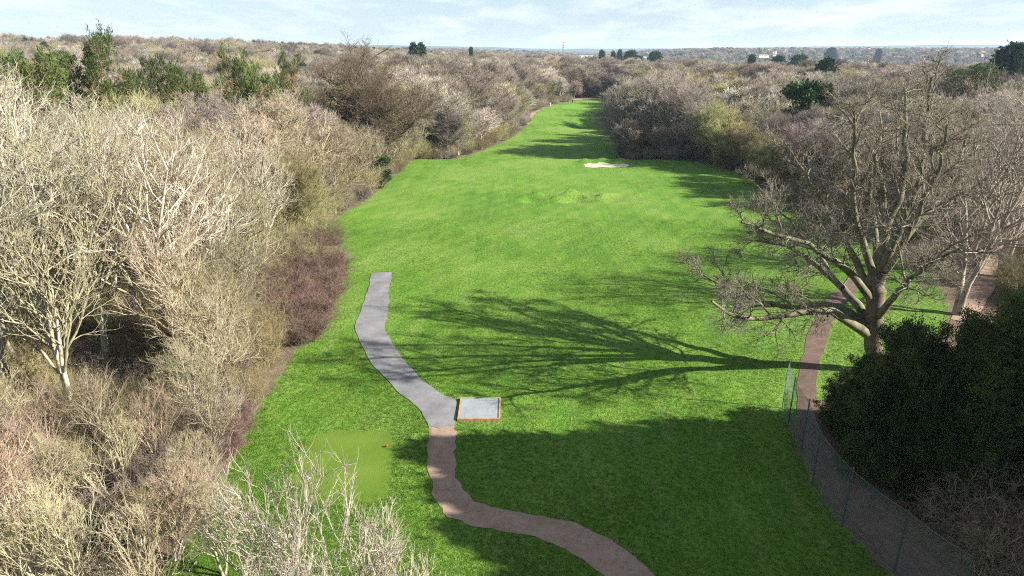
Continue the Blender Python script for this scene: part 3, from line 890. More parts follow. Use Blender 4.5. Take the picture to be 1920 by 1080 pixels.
# ---- the great spreading tree by the fence: limbs traced, then given depth
def hero():
    Y0 = gp(1640, 697)[1]
    limbs = [  # pixel polyline, start radius, end radius, depth offset at the tip
        ([(1640, 705), (1637, 660), (1637, 620), (1640, 580), (1644, 545), (1650, 505)], 0.62, 0.42, 0.0),
        ([(1648, 525), (1655, 455), (1672, 405), (1692, 360), (1699, 310), (1697, 245), (1694, 195), (1700, 160)], 0.30, 0.035, 1.5),
        ([(1650, 512), (1686, 430), (1716, 370), (1731, 300), (1734, 240), (1740, 190), (1745, 150)], 0.28, 0.035, -1.5),
        ([(1645, 540), (1624, 470), (1605, 420), (1598, 340), (1601, 275), (1597, 215)], 0.24, 0.03, -2.5),
        ([(1649, 520), (1660, 430), (1658, 345), (1640, 295), (1610, 240), (1570, 200)], 0.24, 0.03, 3.0),
        ([(1640, 560), (1602, 482), (1562, 420), (1530, 360), (1502, 315), (1470, 270)], 0.24, 0.03, 3.5),
        ([(1638, 570), (1598, 512), (1542, 472), (1482, 442), (1432, 432), (1392, 415)], 0.24, 0.03, -2.5),
        ([(1632, 630), (1592, 600), (1562, 582), (1513, 584), (1467, 591), (1427, 598), (1393, 603), (1360, 588), (1332, 565)], 0.30, 0.035, -3.5),
        ([(1630, 620), (1610, 598), (1580, 571), (1547, 567), (1513, 577), (1467, 577), (1430, 570), (1390, 553), (1357, 537), (1310, 510)], 0.26, 0.03, 1.5),
        ([(1630, 615), (1617, 590), (1607, 563), (1580, 540), (1568, 529), (1540, 507), (1513, 483), (1493, 463), (1467, 457), (1430, 447), (1395, 450)], 0.28, 0.03, 4.0),
        ([(1642, 600), (1685, 545), (1740, 495), (1795, 470)], 0.22, 0.03, -4.0),
        ([(1650, 520), (1692, 452), (1740, 395), (1785, 335), (1808, 275), (1820, 230)], 0.26, 0.03, 3.5),
        ([(1650, 520), (1690, 470), (1715, 400), (1760, 330), (1775, 240)], 0.2, 0.03, -4.0),
        ([(1646, 520), (1640, 430), (1628, 340), (1650, 265), (1650, 210)], 0.2, 0.03, 4.5),
        ([(1580, 540), (1552, 510), (1535, 470), (1500, 440), (1450, 380), (1420, 350)], 0.14, 0.025, 5.0),
    ]
    base = np.array([*gp(1640, 697)[:2], 0.0])
    groups = []
    rg = np.random.default_rng(3)
    for pts, r0, r1, dY in limbs:
        m = len(pts)
        W3 = np.array([at_y(x, y, Y0 + 2.3 * dY * (i / (m - 1)) ** 1.1) for i, (x, y) in enumerate(pts)]) - base
        n = 14
        P = resample(W3, n + 1, True)
        j = rg.normal(0, 0.09, P.shape); j[0] = 0
        P = P + j * np.linspace(0.4, 1, n + 1)[:, None]
        u = np.linspace(0, 1, n + 1)
        Rr = (r0 + (r1 * 1.6 - r0) * u ** 0.9) * (1.4 if r0 < 0.6 else 1.0)
        if r0 > 0.6:
            P[0, 2] = -0.3; Rr[0] *= 1.35; Rr[1] *= 1.12
        groups.append((P[None], Rr[None]))
    tg, cg, tips, P1, P2 = bare(seed=77, H=24, trunk_r=0.6, skel=groups[1:], n1=10, n2=7, n3=6, n4=4, a1=0.8, a2=0.75, a3=0.75, a4=0.7, up=0.035,
                                twig_r=0.014, wander=0.19, t0=0.26, k2=0.52, k3=0.45, min_twig=0.22)
    bole = Geo(); bole.add(*tubes(groups[0][0], groups[0][1], 14))
    root = empty('spreading_tree', tuple(base))
    tag(root, 'great bare spreading tree with mossy low limbs reaching over the lawn', 'tree')
    bo = bole.mesh('trunk'); bo.materials.append(M['hero']); link('trunk', bo, None, root)
    li = tg.mesh('limbs'); li.materials.append(M['hero']); link('limbs', li, None, root)
    cr = cg.mesh('crown'); cr.materials.append(M['herotwig']); link('crown', cr, None, root)
    taken.append((base[0], base[1], 5))
hero()

GR = 'bare trees in the wood behind the bark chip path'
for x, yb, yt in [(1795, 590, 105), (1880, 520, 120), (1850, 470, 150)]:
    note(plant_px('rightash', 'bare_tree', x, yb, yt, 'tall open grey bare tree beside the pale woodland track', 'tree', 'bare trees beside the woodland track'), 2.5)
note(plant_px('willow', 'willow_tree', 1762, 395, 225, 'small tree flushed yellow green with new leaves behind the spreading tree', 'tree'), 3)

# ---- wood beside the gravel path: hand-set trees
note(plant_at('oak', 'oak_tree', 684, 52, 136, 'big dark domed bare oak rising above the wood beside the fairway', 'tree', r=9, wide=1.08), 9)
for x, yt, Y, w in [(15, 62, 84, .75), (70, 72, 96, .75), (190, 70, 98, .6), (232, 112, 108, .5), (300, 84, 120, .55), (335, 112, 104, .6), (436, 100, 114, .55), (484, 94, 104, .62), (543, 108, 118, 0.5)]:
    plant_at('pine0' if Y % 4 else 'pine1', 'pine_tree', x, yt, Y, 'green scots pine crown poking out of the bare wood', 'pine tree', 'pines in the bare wood', wide=w, r=2.5)
LG = 'tall pale trees in the wood beside the gravel path'
for i, (x, yb, yt, w) in enumerate([(282, 690, 165, 1.25), (208, 705, 175, 1.1), (120, 660, 130, 1.2), (28, 610, 95, 1.2), (372, 640, 232, 1.1), (165, 560, 160, 1.2), (325, 560, 190, 1.25),
                                 (450, 560, 290, 1.1), (40, 770, 150, 1.2), (-40, 700, 90, 1.2), (420, 470, 215, 1.1), (70, 520, 130, 1.2), (250, 480, 160, 1.2), (140, 790, 330, 1.1), (-60, 860, 180, 1.2),
                                 (500, 480, 250, 1.05), (370, 740, 400, 1.05), (-150, 600, 80, 1.2), (-130, 520, 95, 1.2)]):
    note(plant_px('ash%d' % (i % 3), 'pale_tree', x, yb, yt, 'tall pale lichened bare tree in the wood beside the gravel path', 'tree', LG, wide=w, tilt=(random.uniform(-.06, .06), random.uniform(-.02, .09))), 2.3)
# low birches and thicket trees seen from above
BG = 'birches in the wood near the tee lawn'
for i, (x, yb, yt) in enumerate([(40, 1040, 760), (130, 1000, 800), (225, 960, 770), (330, 1050, 850), (90, 900, 700), (200, 870, 690), (300, 890, 720), (380, 960, 800), (-40, 1080, 760), (420, 1080, 900),
                              (20, 1240, 900), (180, 1220, 900), (300, 1250, 940), (-20, 950, 640), (400, 860, 690)]):
    note(plant_px('birch%d' % (i % 2), 'birch_tree', x, yb, yt, 'low thin birch with white stems and straw coloured twigs near the tee lawn', 'tree', BG, tilt=(random.uniform(-.05, .05), random.uniform(0.0, .25)), wide=1.15), 1.6)
KT = {9.0: 'tallest cream knobbly bare tree with stout upturned shoots over the tee lawn edge', 5.2: 'lowest cream knobbly bare tree with stout upturned shoots beside the dirt path'}
for x, y, hgt_, r in [(-6.4, 20.5, 7.9, 0.3), (-3.4, 19.0, 6.6, 2.1), (-9.0, 23.0, 9.0, 4.0), (-1.6, 17.6, 5.2, 5.0), (-8.2, 18.0, 7.2, 1.0)]:
    s = hgt_ / 11
    o = plant('sumac', 'knobbly_tree', (x, y, 0), r, (s * 0.9, s * 0.9, s), KT.get(hgt_, 'middling cream knobbly bare tree with upturned shoots over the tee lawn edge'), 'tree', 'knobbly trees by the tee lawn')
    note(o, 1.0)
# edge trees
EG = 'cream edge trees along the fairway'
for i, (x, yb, yt, w, k) in enumerate([(628, 400, 212, 1.25, 'edge0'), (560, 425, 235, 1.2, 'edge1'), (590, 400, 240, 1.1, 'olive0'), (730, 322, 205, 1.3, 'edge1'), (690, 355, 232, 1.2, 'edge0'), (755, 300, 212, 1.2, 'edge1'),
                                       (530, 455, 265, 1.2, 'olive0'), (465, 560, 330, 1.1, 'edge0'), (430, 650, 420, 1.1, 'edge1'), (405, 740, 530, 1.1, 'edge0'), (430, 700, 500, 1.0, 'edge1'), (375, 800, 630, 1.0, 'edge0'), (455, 520, 330, 1.0, 'edge1'), (370, 690, 480, 1.1, 'olive0')]):
    if k == 'olive0':
        lab, g = 'bushy olive green bare tree at the wood edge', 'olive edge trees along the fairway'
    else:
        lab, g = 'low spreading cream twigged tree at the wood edge', EG
    note(plant_px(k, 'edge_tree', x, yb, yt, lab, 'tree', g, wide=w), 2.0)
note(plant_px('holly', 'holly_bush', 712, 350, 298, 'dark evergreen holly bush at the wood edge', 'bush'), 1.5)
note(plant_px('ivytree', 'ivy_clad_tree', 905, 266, 176, 'whitish bare tree with dark ivy climbing its trunk', 'tree', wide=1.15), 3)
note(plant_px('edge0', 'lone_edge_tree', 977, 228, 160, 'small bare tree standing where the far track meets the wood', 'tree', wide=1.1), 3)
BR = []
for i, (x, yb, s) in enumerate([(592, 600, 1.0), (612, 560, 1.05), (618, 520, 1.1), (606, 480, 1.05), (575, 635, 0.85), (560, 590, 1.0), (570, 540, 1.1), (575, 495, 1.1), (545, 560, 1.1), (535, 620, 0.9), (548, 515, 1.0), (440, 815, 0.7), (425, 850, 0.6)]):
    p = gp(x, yb); 
    note(plant('bramble', 'bramble_bush', (p[0] - 0.6, p[1], float(hgt(p[0], p[1])) - 0.05), random.uniform(0, 6), (s * 1.15, s * 1.15, s), 'dense reddish brown bramble bush at the lawn edge', 'bush', 'bramble bushes at the lawn edge'), 1.0)
    BR.append((p[0] - 0.6, p[1]))

# right hand tall clump and round olive trees
for i, (x, yb, yt, w) in enumerate([(1168, 291, 138, 1.1), (1212, 292, 118, 1.1), (1255, 294, 122, 1.15), (1292, 297, 150, 1.1), (1190, 280, 140, 1.0), (1240, 284, 130, 1.1), (1160, 268, 165, 1.0), (1315, 300, 175, 1.0)]):
    note(plant_px('plane', 'tall_grey_tree', x, yb, yt, 'tall grey bare tree in the clump overhanging the end of the fairway', 'tree', 'clump of tall grey trees beyond the bunker', wide=w), 3)
for x, yb, yt, w in [(1390, 322, 226, 1.25), (1340, 310, 186, 1.15), (1425, 340, 245, 1.1), (1365, 305, 200, 1.2), (1440, 352, 262, 1.0)]:
    note(plant_px('olive0', 'round_olive_tree', x, yb, yt, 'round crowned olive tinted tree at the fairway edge beyond the spreading tree', 'tree', 'round olive trees beyond the spreading tree', wide=w), 2.5)

# yews and tangled shrub behind the fence
for i, (x, yb, yt, w) in enumerate([(1585, 800, 705, 0.9), (1610, 835, 672, 0.85), (1662, 900, 632, 0.55), (1705, 915, 670, 0.7), (1758, 930, 610, 0.5), (1735, 840, 705, 0.8), (1850, 905, 590, 0.55),
                                    (1908, 895, 540, 0.55), (1965, 910, 545, 0.6), (1808, 920, 650, 0.6), (1835, 925, 700, 0.9), (1925, 930, 690, 0.9), (1995, 930, 500, 0.6), (1935, 900, 590, 0.7),
                                    (1595, 815, 725, 1.0), (1690, 830, 715, 1.0), (1645, 830, 715, 1.0), (1775, 830, 700, 1.0), (1870, 830, 670, 0.9), (1790, 935, 655, 0.8)]):
    k = ('yew0', 'yew1', 'yew2')[i % 3]
    note(plant_px(k, 'yew_tree', x, yb, yt, ('tall dark yew rising behind the lower yews' if yt < 640 else 'low dark yew beside the bark chip path'), 'tree', ('tall dark yews' if yt < 640 else 'low dark yews along the bark chip path'), wide=w * 1.15), 2.0)
for x, yb, s in [(1850, 1005, 1.0), (1782, 975, 0.75), (1925, 985, 1.15), (1900, 1075, 0.95), (1960, 1090, 1.1), (1835, 940, 0.8)]:
    p = gp(x, yb)
    note(plant('tangle', 'tangled_shrub', (p[0], p[1], 0), random.uniform(0, 6), s, 'tangled bare brown shrub in front of the dark yews', 'shrub', 'tangled shrubs below the yews'), 1.5)
# tall cypresses beside the camera whose shade falls over the near lawn
CY = []
for i in range(12):
    CY.append((31.0 + i * 2.6, 29.3 - 0.02 * i, 20.3 + 0.25 * math.sin(i * 2.1)))
for j in range(1, 7):
    CY.append((31.2 + j * 1.9, 29.3 - j * 3.7, 20.5 + 0.8 * math.sin(j * 3.3)))
    CY.append((37.5 + j * 1.9, 28.0 - j * 3.7, 21.0))
for x, y, h in CY:
    note(plant('cypress', 'cypress_tree', (x, y, 0), random.uniform(0, 6), h / 20, 'tall dense cypress in the belt behind the yews', 'tree', 'belt of cypresses behind the yews'), 2.5)

# ------------------------------------------------------------------ the woods at large
rgw = np.random.default_rng(17)
def jgrid(x0, x1, y0, y1, sp):
    X, Y = np.meshgrid(np.arange(x0, x1, sp), np.arange(y0, y1, sp * 0.87))
    X = X + (np.arange(X.shape[0]) % 2)[:, None] * sp / 2
    X = X + rgw.uniform(-.36, .36, X.shape) * sp; Y = Y + rgw.uniform(-.36, .36, Y.shape) * sp
    return np.stack([X.ravel(), Y.ravel()], 1)
def in_view(P, pad=14):
    return (np.abs(P[:, 0]) < P[:, 1] * 0.80 + pad)
def free(P, extra=0.0):
    ok = np.ones(len(P), bool)
    for x, y, r in taken:
        ok &= (P[:, 0] - x) ** 2 + (P[:, 1] - y) ** 2 > (r + extra) ** 2
    return ok
TRACK = np.array([gp(*p)[:2] for p in [(1812, 600), (1825, 575), (1855, 520), (1890, 450), (1925, 395), (1965, 340)]])
def off_track(P, d):
    t = resample(TRACK, 40)
    return np.min(np.linalg.norm(P[:, None] - t[None], axis=2), axis=1) > d
cand = np.vstack([jgrid(-150, 150, 30, 85, 8.6), jgrid(-150, 150, 85, 190, 5.0)])
cs = sdf(cand[:, 0], cand[:, 1])
cand = cand[in_view(cand) & (cs < np.where((cand[:, 0] < 0) & (cand[:, 1] < 88), -6.5, -1.6))]
cand = cand[~((cand[:, 0] > 0) & (cand[:, 1] < 66))]
cand = cand[free(cand, 0.8) & off_track(cand, 3.0)]
def off_bramble(P, d): return np.min(np.linalg.norm(P[:, None] - np.array(BR[:11])[None], axis=2), axis=1) > d
cand = cand[off_bramble(cand, 5.0)]
right = cand[:, 0] > 0
thin = rgw.uniform(0, 1, len(cand)) < np.where(right & (cand[:, 1] < 130), 0.42, 0.9)
cand = cand[thin]
dist = np.linalg.norm(cand, axis=1)
cand = cand[np.argsort(dist)]
sd = sdf(cand[:, 0], cand[:, 1])
nind = 0
rest = []
KIND = {'ash0': ('pale_tree', 'pale lichened bare tree packed among others in the wood beside the gravel path', 'pale trees packed in the wood'),
        'edge': ('edge_tree', 'cream twigged bushy tree at the margin of the wood', 'cream trees at the margin of the wood'),
        'mid_grey': ('grey_tree', 'grey twigged bare tree in the thick of the wood', 'grey bare trees of the wood'),
        'mid_brown': ('brown_tree', 'brown twigged bare tree in the thick of the wood', 'brown bare trees of the wood'),
        'mid_mauve': ('birch_tree', 'bare birch with a mauve haze of fine twigs in the wood', 'mauve birches of the wood'),
        'mid_olive': ('willow_tree', 'bare sallow with an olive tinge in the wood', 'olive sallows of the wood'),
        'mid_cream': ('cream_tree', 'bare tree with cream lichened twigs in the wood', 'cream lichened trees of the wood')}
for (x, y), s_ in zip(cand, sd):
    left = x < 0
    z = float(hgt(x, y))
    u = rgw.uniform()
    if left:
        if s_ > -5.5:
            h = rgw.uniform(8, 12)
            key = ('mid_cream', 'mid_olive', 'mid_cream', 'mid_brown')[int(u * 4)] if y > 75 else ('edge0', 'edge1')[int(u * 2)]
        else:
            h = rgw.uniform(15.5, 20) if y < 110 else rgw.uniform(14.5, 18.5)
            key = ('ash0', 'ash1', 'ash2')[int(u * 3)] if y < 85 else ('mid_grey', 'mid_cream', 'mid_brown', 'mid_mauve', 'mid_olive')[int(u * 4.99)]
    else:
        h = rgw.uniform(8.5, 14)
        key = ('mid_grey', 'mid_brown', 'mid_mauve', 'mid_brown')[int(u * 4)]
        if s_ > -6: h *= 0.85
    if nind < 290:
        kk = 'ash0' if key.startswith('ash') else 'edge' if key.startswith('edge') else key
        nm, lab, g = KIND[kk]
        s = h / PROTO[key]['H']
        wd = s * rgw.uniform(1.0, 1.25)
        plant(key, nm, (x, y, z), rgw.uniform(0, 6.28), (wd, wd, s), lab, 'tree', g, tilt=(rgw.uniform(-.05, .05), rgw.uniform(-.05, .05)))
        nind += 1
    else:
        rest.append((x, y, z, h))

# scatter: one object, instances on points
def scatter(name, meshes, pts, scl, rot, ind, label):
    sub = bpy.data.collections.new(name + '_sources')
    for i, me in enumerate(meshes):
        o = bpy.data.objects.new('%s_source_%s' % (name, 'abcdefghijklmnop'[i]), me)
        sub.objects.link(o)
    me = bpy.data.meshes.new(name)
    P = np.asarray(pts, np.float32)
    me.vertices.add(len(P)); me.vertices.foreach_set('co', P.ravel())
    for nm, typ, arr, prop in (('scl', 'FLOAT_VECTOR', scl, 'vector'), ('rot', 'FLOAT_VECTOR', rot, 'vector'), ('ind', 'INT', ind, 'value')):
        a = me.attributes.new(nm, typ, 'POINT')
        a.data.foreach_set(prop, np.ascontiguousarray(np.asarray(arr, np.int32 if typ == 'INT' else np.float32)).ravel())
    me.update()
    o = link(name, me)
    ng = bpy.data.node_groups.new(name + '_scatter', 'GeometryNodeTree')
    ng.interface.new_socket('Geometry', in_out='INPUT', socket_type='NodeSocketGeometry')
    ng.interface.new_socket('Geometry', in_out='OUTPUT', socket_type='NodeSocketGeometry')
    gi = N(ng, 'NodeGroupInput'); go = N(ng, 'NodeGroupOutput')
    ci = N(ng, 'GeometryNodeCollectionInfo'); ci.inputs['Collection'].default_value = sub
    ci.inputs['Separate Children'].default_value = True; ci.inputs['Reset Children'].default_value = True
    ip = N(ng, 'GeometryNodeInstanceOnPoints'); ip.inputs['Pick Instance'].default_value = True
    def attr(nm, typ):
        n = N(ng, 'GeometryNodeInputNamedAttribute', data_type=typ); n.inputs['Name'].default_value = nm
        return n.outputs['Attribute']
    L = ng.links
    L.new(gi.outputs[0], ip.inputs['Points']); L.new(ci.outputs[0], ip.inputs['Instance'])
    L.new(attr('ind', 'INT'), ip.inputs['Instance Index'])
    L.new(attr('rot', 'FLOAT_VECTOR'), ip.inputs['Rotation'])
    L.new(attr('scl', 'FLOAT_VECTOR'), ip.inputs['Scale'])
    L.new(ip.outputs[0], go.inputs[0])
    md = o.modifiers.new('scatter', 'NODES'); md.node_group = ng
    tag(o, label, kind='stuff')
    return o

far = []
for y0, y1, sp in ((190, 420, 8.0), (420, 800, 10), (800, 1500, 14), (1500, 2700, 22)):
    c = jgrid(-y1 * 0.85, y1 * 0.85, y0, y1, sp)
    c = c[in_view(c, 25) & (sdf(c[:, 0], c[:, 1]) < -3.0)]
    if y0 >= 800:
        c = c[rgw.uniform(0, 1, len(c)) < 0.75]
    far.append(c)
far = np.concatenate(far)
hh = rgw.uniform(0.66, 1.28, len(far)) * np.where(far[:, 0] < 0, 15.0, 13.0)
sdF = sdf(far[:, 0], far[:, 1])
hh = np.where(sdF > -9, hh * 0.82, hh)
if rest:
    rs = np.array(rest)
    far = np.vstack([far, rs[:, :2]]); hh = np.concatenate([hh, rs[:, 3]])
zz = hgt(far[:, 0], far[:, 1])
pn = np.sin(far[:, 0] * 0.045 + 2 * np.sin(far[:, 1] * 0.02)) + rgw.normal(0, 0.8, len(far))
ind = np.clip(((pn + 2) / 4 * 7).astype(int), 0, 6)
evg = rgw.uniform(0, 1, len(far)) < np.where((far[:, 1] > 700), 0.16, 0.012)
ind = np.where(evg, 7 + rgw.integers(0, 2, len(far)), ind)
s = hh / 14.5
wdt = np.minimum(s, 1.05) * rgw.uniform(1.1, 1.5, len(far))
wdt = np.where(evg, s * 0.8, wdt)
rot = np.stack([rgw.normal(0, .04, len(far)), rgw.normal(0, .04, len(far)), rgw.uniform(0, 6.28, len(far))], 1)
scatter('distant_woodland', FAR, np.column_stack([far, zz]), np.stack([wdt, wdt, s], 1), rot, ind, 'far off mass of bare brown woodland running to the horizon')
print('individual wood trees', nind, 'scattered', len(far))

# undergrowth
und = np.vstack([jgrid(-95, 95, 22, 150, 2.6), jgrid(-120, 140, 150, 345, 2.6)])
sdU = sdf(und[:, 0], und[:, 1])
und = und[in_view(und, 6) & (sdU < -0.4) & ((und[:, 1] < 100) | (sdU > -9))]
und = und[~((und[:, 0] > 0) & (und[:, 1] < 62))]
und = und[off_track(und, 2.5) & off_bramble(und, 1.7)]
und = und[rgw.uniform(0, 1, len(und)) < np.where(und[:, 0] > 0, 0.45, 0.85)]
und = und[np.argsort(np.linalg.norm(und, axis=1))]
UK = {'thick_olive': ('thicket_shrub', 'thicket of thin olive stems under the bare trees', 'olive thickets under the trees'),
      'thick_cream': ('hazel_shrub', 'clump of thin cream stems under the bare trees', 'cream stem clumps under the trees'),
      'thick_brown': ('brown_shrub', 'low brown scrub under the bare trees', 'brown scrub under the trees')}
UN = list(UK)
nu = 0
ur = []
for x, y in und:
    k = UN[int(rgw.uniform(0, 2.999))]
    if x > 0: k = 'thick_brown' if rgw.uniform() < 0.75 else 'thick_olive'
    s = rgw.uniform(0.6, 1.15) * (1.05 if y > 90 else 0.85)
    if sdf([x], [y])[0] > -1.6: s *= 0.7
    if nu < 200:
        nm, lab, g = UK[k]
        plant(k, nm, (x, y, float(hgt(x, y))), rgw.uniform(0, 6.28), s, lab, 'shrub', g)
        nu += 1
    else:
        ur.append((x, y, float(hgt(x, y)), s, UN.index(k)))
ur = np.array(ur)
um = []
for k in UN:
    um.append(PROTO[k]['parts'][1][1])
scatter('undergrowth', um, ur[:, :3], np.repeat(ur[:, 3:4], 3, 1), np.column_stack([np.zeros((len(ur), 2)), rgw.uniform(0, 6.28, len(ur))]), ur[:, 4], 'brown twiggy undergrowth filling the wood floor')

# distant single evergreens that stand out of the woods
for x, yt, Y, k, w in [(776, 87, 430, 'farcon1', .45), (790, 87, 440, 'farcon1', .4), (883, 92, 620, 'farcon0', 0.5), (1129, 97, 760, 'farcon0', 0.9), (1150, 99, 800, 'farcon0', 0.8), (1183, 98, 700, 'farcon1', 1.0), (1200, 108, 690, 'farcon1', .8),
                       (1229, 100, 720, 'farcon1', 1.0), (1162, 96, 860, 'farcon0', 0.8), (1410, 106, 560, 'farcon0', 0.9), (1460, 110, 520, 'farcon1', 1.0), (1500, 107, 640, 'farcon1', 1.0), (1551, 117, 300, 'farcon1', 0.8), (1522, 166, 160, 'holly', 1.0),
                       (1820, 106, 190, 'pine1', 1.3), (1560, 92, 1500, 'farcon1', 1.0), (1648, 94, 1400, 'farcon0', 1.0), (100, 78, 520, 'farcon1', .7), (122, 79, 560, 'farcon1', .8), (48, 74, 480, 'farcon0', .6), (218, 78, 560, 'farcon1', .5), (1905, 92, 260, 'farcon1', 1.0)]:
    lab = {'farcon0': ('conifer_tree', 'dark pointed conifer standing out of the distant woods', 'dark pointed conifers in the far woods'),
           'farcon1': ('cedar_tree', 'dark broad evergreen standing out of the distant woods', 'dark broad evergreens in the far woods'),
           'holly': ('ivy_mound', 'dark ivy mound lit green among bare trees behind the spreading tree', None),
           'pine1': ('pine_tree', 'dark flat topped pine behind the spreading tree crown', None)}[k]
    plant_at(k, lab[0], x, yt, Y, lab[1], 'tree', lab[2], wide=w)

# ------------------------------------------------------------------ framed tee mat
M['timber'] = plain('orange_brown_timber', (0.33, 0.20, 0.105), 0.8, 0.35, 5.0)
M['turfmat'] = path_mat('grey_tee_mat', (0.205, 0.225, 0.235), (0.27, 0.29, 0.295), (0.16, 0.175, 0.18), 0.35, 1.0)
def tee_mat_obj():
    bl = gp(858.5, 786, 0.2); br = gp(938, 786, 0.2); tl = gp(862, 745, 0.2); tr = gp(938, 745, 0.2)
    x0 = (bl[0] + tl[0]) / 2; x1 = (br[0] + tr[0]) / 2; y0 = bl[1]; y1 = tl[1]
    cx, cy = (x0 + x1) / 2, (y0 + y1) / 2; w, d = x1 - x0, y1 - y0
    root = empty('tee_platform', (cx, cy, float(hgt(cx, cy))))
    tag(root, 'raised grey tee mat in an orange timber frame at the path end', 'tee mat')
    t, hb = 0.11, 0.24
    for c, s in (((0, -d / 2 + t / 2, hb / 2 - .02), (w, t, hb)), ((0, d / 2 - t / 2, hb / 2 - .02), (w, t, hb)),
                 ((-w / 2 + t / 2, 0, hb / 2 - .023), (t, d - 2 * t - .006, hb)), ((w / 2 - t / 2, 0, hb / 2 - .023), (t, d - 2 * t - .006, hb))):
        bm = bmesh.new(); bm_box(bm, (0, 0, 0), s, 0, 0.012)
        o = link('timber_board', from_bm('timber_board', bm), M['timber'], root); o.location = c
    bm = bmesh.new(); bm_box(bm, (0, 0, 0), (w - 2 * t - .01, d - 2 * t - .01, 0.14), 0, 0.01)
    o = link('mat', from_bm('mat', bm), M['turfmat'], root); o.location = (0, 0, 0.10)
tee_mat_obj()

# tee markers
M['red'] = plain('red_plastic', (0.55, 0.03, 0.04), 0.4, 0.1, 8)
M['metal'] = plain('dull_metal', (0.25, 0.25, 0.25), 0.5, 0.2, 8)
for x, y in ((566.5, 841), (725, 838.5)):
    p = gp(x, y)
    r = empty('tee_marker', (p[0], p[1], float(hgt(p[0], p[1])) + 0.03)); tag(r, 'red ball tee marker on the pale tee lawn', 'tee marker', 'red tee markers')
    bm = bmesh.new(); bmesh.ops.create_uvsphere(bm, u_segments=14, v_segments=9, radius=0.085)
    bmesh.ops.scale(bm, vec=(1, 1, 0.88), verts=bm.verts)
    bmesh.ops.translate(bm, vec=(0, 0, 0.10), verts=bm.verts)
    link('ball', from_bm('ball', bm, True), M['red'], r)
    bm = bmesh.new(); bmesh.ops.create_cone(bm, segments=8, radius1=0.008, radius2=0.016, depth=0.12, cap_ends=True)
    bmesh.ops.translate(bm, vec=(0, 0, 0.0), verts=bm.verts)
    link('spike', from_bm('spike', bm, True), M['metal'], r)

# ------------------------------------------------------------------ wire fence
M['post'] = plain('dark_green_steel', (0.055, 0.075, 0.07), 0.5, 0.2, 6)
M['wire'] = plain('galvanised_green_wire', (0.17, 0.23, 0.20), 0.5, 0.15, 6)
def fence():
    H = 3.55
    px = [(1467, 764), (1477, 800), (1503, 846), (1522, 911), (1578, 988), (1676, 1074), (1790, 1165)]
    P = [gp(*p) for p in px]
    root = empty('wire_fence', (P[0][0], P[0][1], 0))
    tag(root, 'tall green chain link fence between the lawn and the bark chip path', 'fence')
    base = np.array(P[0]); base[2] = 0
    for i, p in enumerate(P):
        bm = bmesh.new()
        bmesh.ops.create_cone(bm, segments=10, radius1=0.045, radius2=0.045, depth=H + 0.3, cap_ends=True)
        bmesh.ops.translate(bm, vec=(0, 0, (H + .3) / 2 - 0.2), verts=bm.verts)
        bm_cap = bmesh.ops.create_cone(bm, segments=10, radius1=0.055, radius2=0.03, depth=0.06, cap_ends=True)
        bmesh.ops.translate(bm, vec=(0, 0, H + 0.13), verts=bm_cap['verts'])
        o = link('post', from_bm('post', bm, False), M['post'], root)
        o.location = Vector(p) - Vector(base)
        o.rotation_euler = (random.uniform(-.015, .015), random.uniform(-.015, .015), 0)
    for i in range(len(P) - 1):
        a = np.array(P[i]); b = np.array(P[i + 1]); d = b - a; Ld = np.linalg.norm(d); d = d / Ld
        nrmv = np.array([d[1], -d[0], 0])
        segs_, sag = [], 0.10
        sp = 0.11
        for sgn in (1, -1):
            k0 = -int(H / sp) - 1
            for k in range(k0, int((Ld + H) / sp) + 1):
                s0 = k * sp
                # line s = s0 + sgn*z (sgn 1) or s = s0 - z
                if sgn == 1: z0, z1 = max(0.05, -s0), min(H, Ld - s0)
                else: z0, z1 = max(0.05, s0 - Ld), min(H, s0)
                if z1 - z0 < 0.1: continue
                zs = np.linspace(z0, z1, 4)
                ss = s0 + sgn * zs
                bow = 0.10 * np.sin(np.pi * ss / Ld) * np.sin(np.pi * zs / H)
                segs_.append(a[None] + d[None] * ss[:, None] + nrmv[None] * bow[:, None] + np.array([0, 0, 1.0])[None] * (zs - sag * np.sin(np.pi * ss / Ld) * zs / H)[:, None])
        PP = np.array(segs_) - base
        g = Geo(); g.add(*tubes(PP, np.full(PP.shape[:2], 0.0032), 3))
        me = g.mesh('mesh_panel'); o = link('mesh_panel', me, M['wire'], root)
        ss = np.linspace(0, Ld, 9)
        for zt in (H, 0.06):
            ln = (a[None] + d[None] * ss[:, None] + np.array([0, 0, 1.0])[None] * (zt - (sag * np.sin(np.pi * ss / Ld) if zt > 1 else 0))[..., None] if zt > 1 else a[None] + d[None] * ss[:, None] + np.array([0, 0, zt])[None]) - base
            g = Geo(); g.add(*tubes(ln[None], np.full((1, 9), 0.009), 4))
            link('straining_wire', g.mesh('straining_wire'), M['wire'], root)
fence()

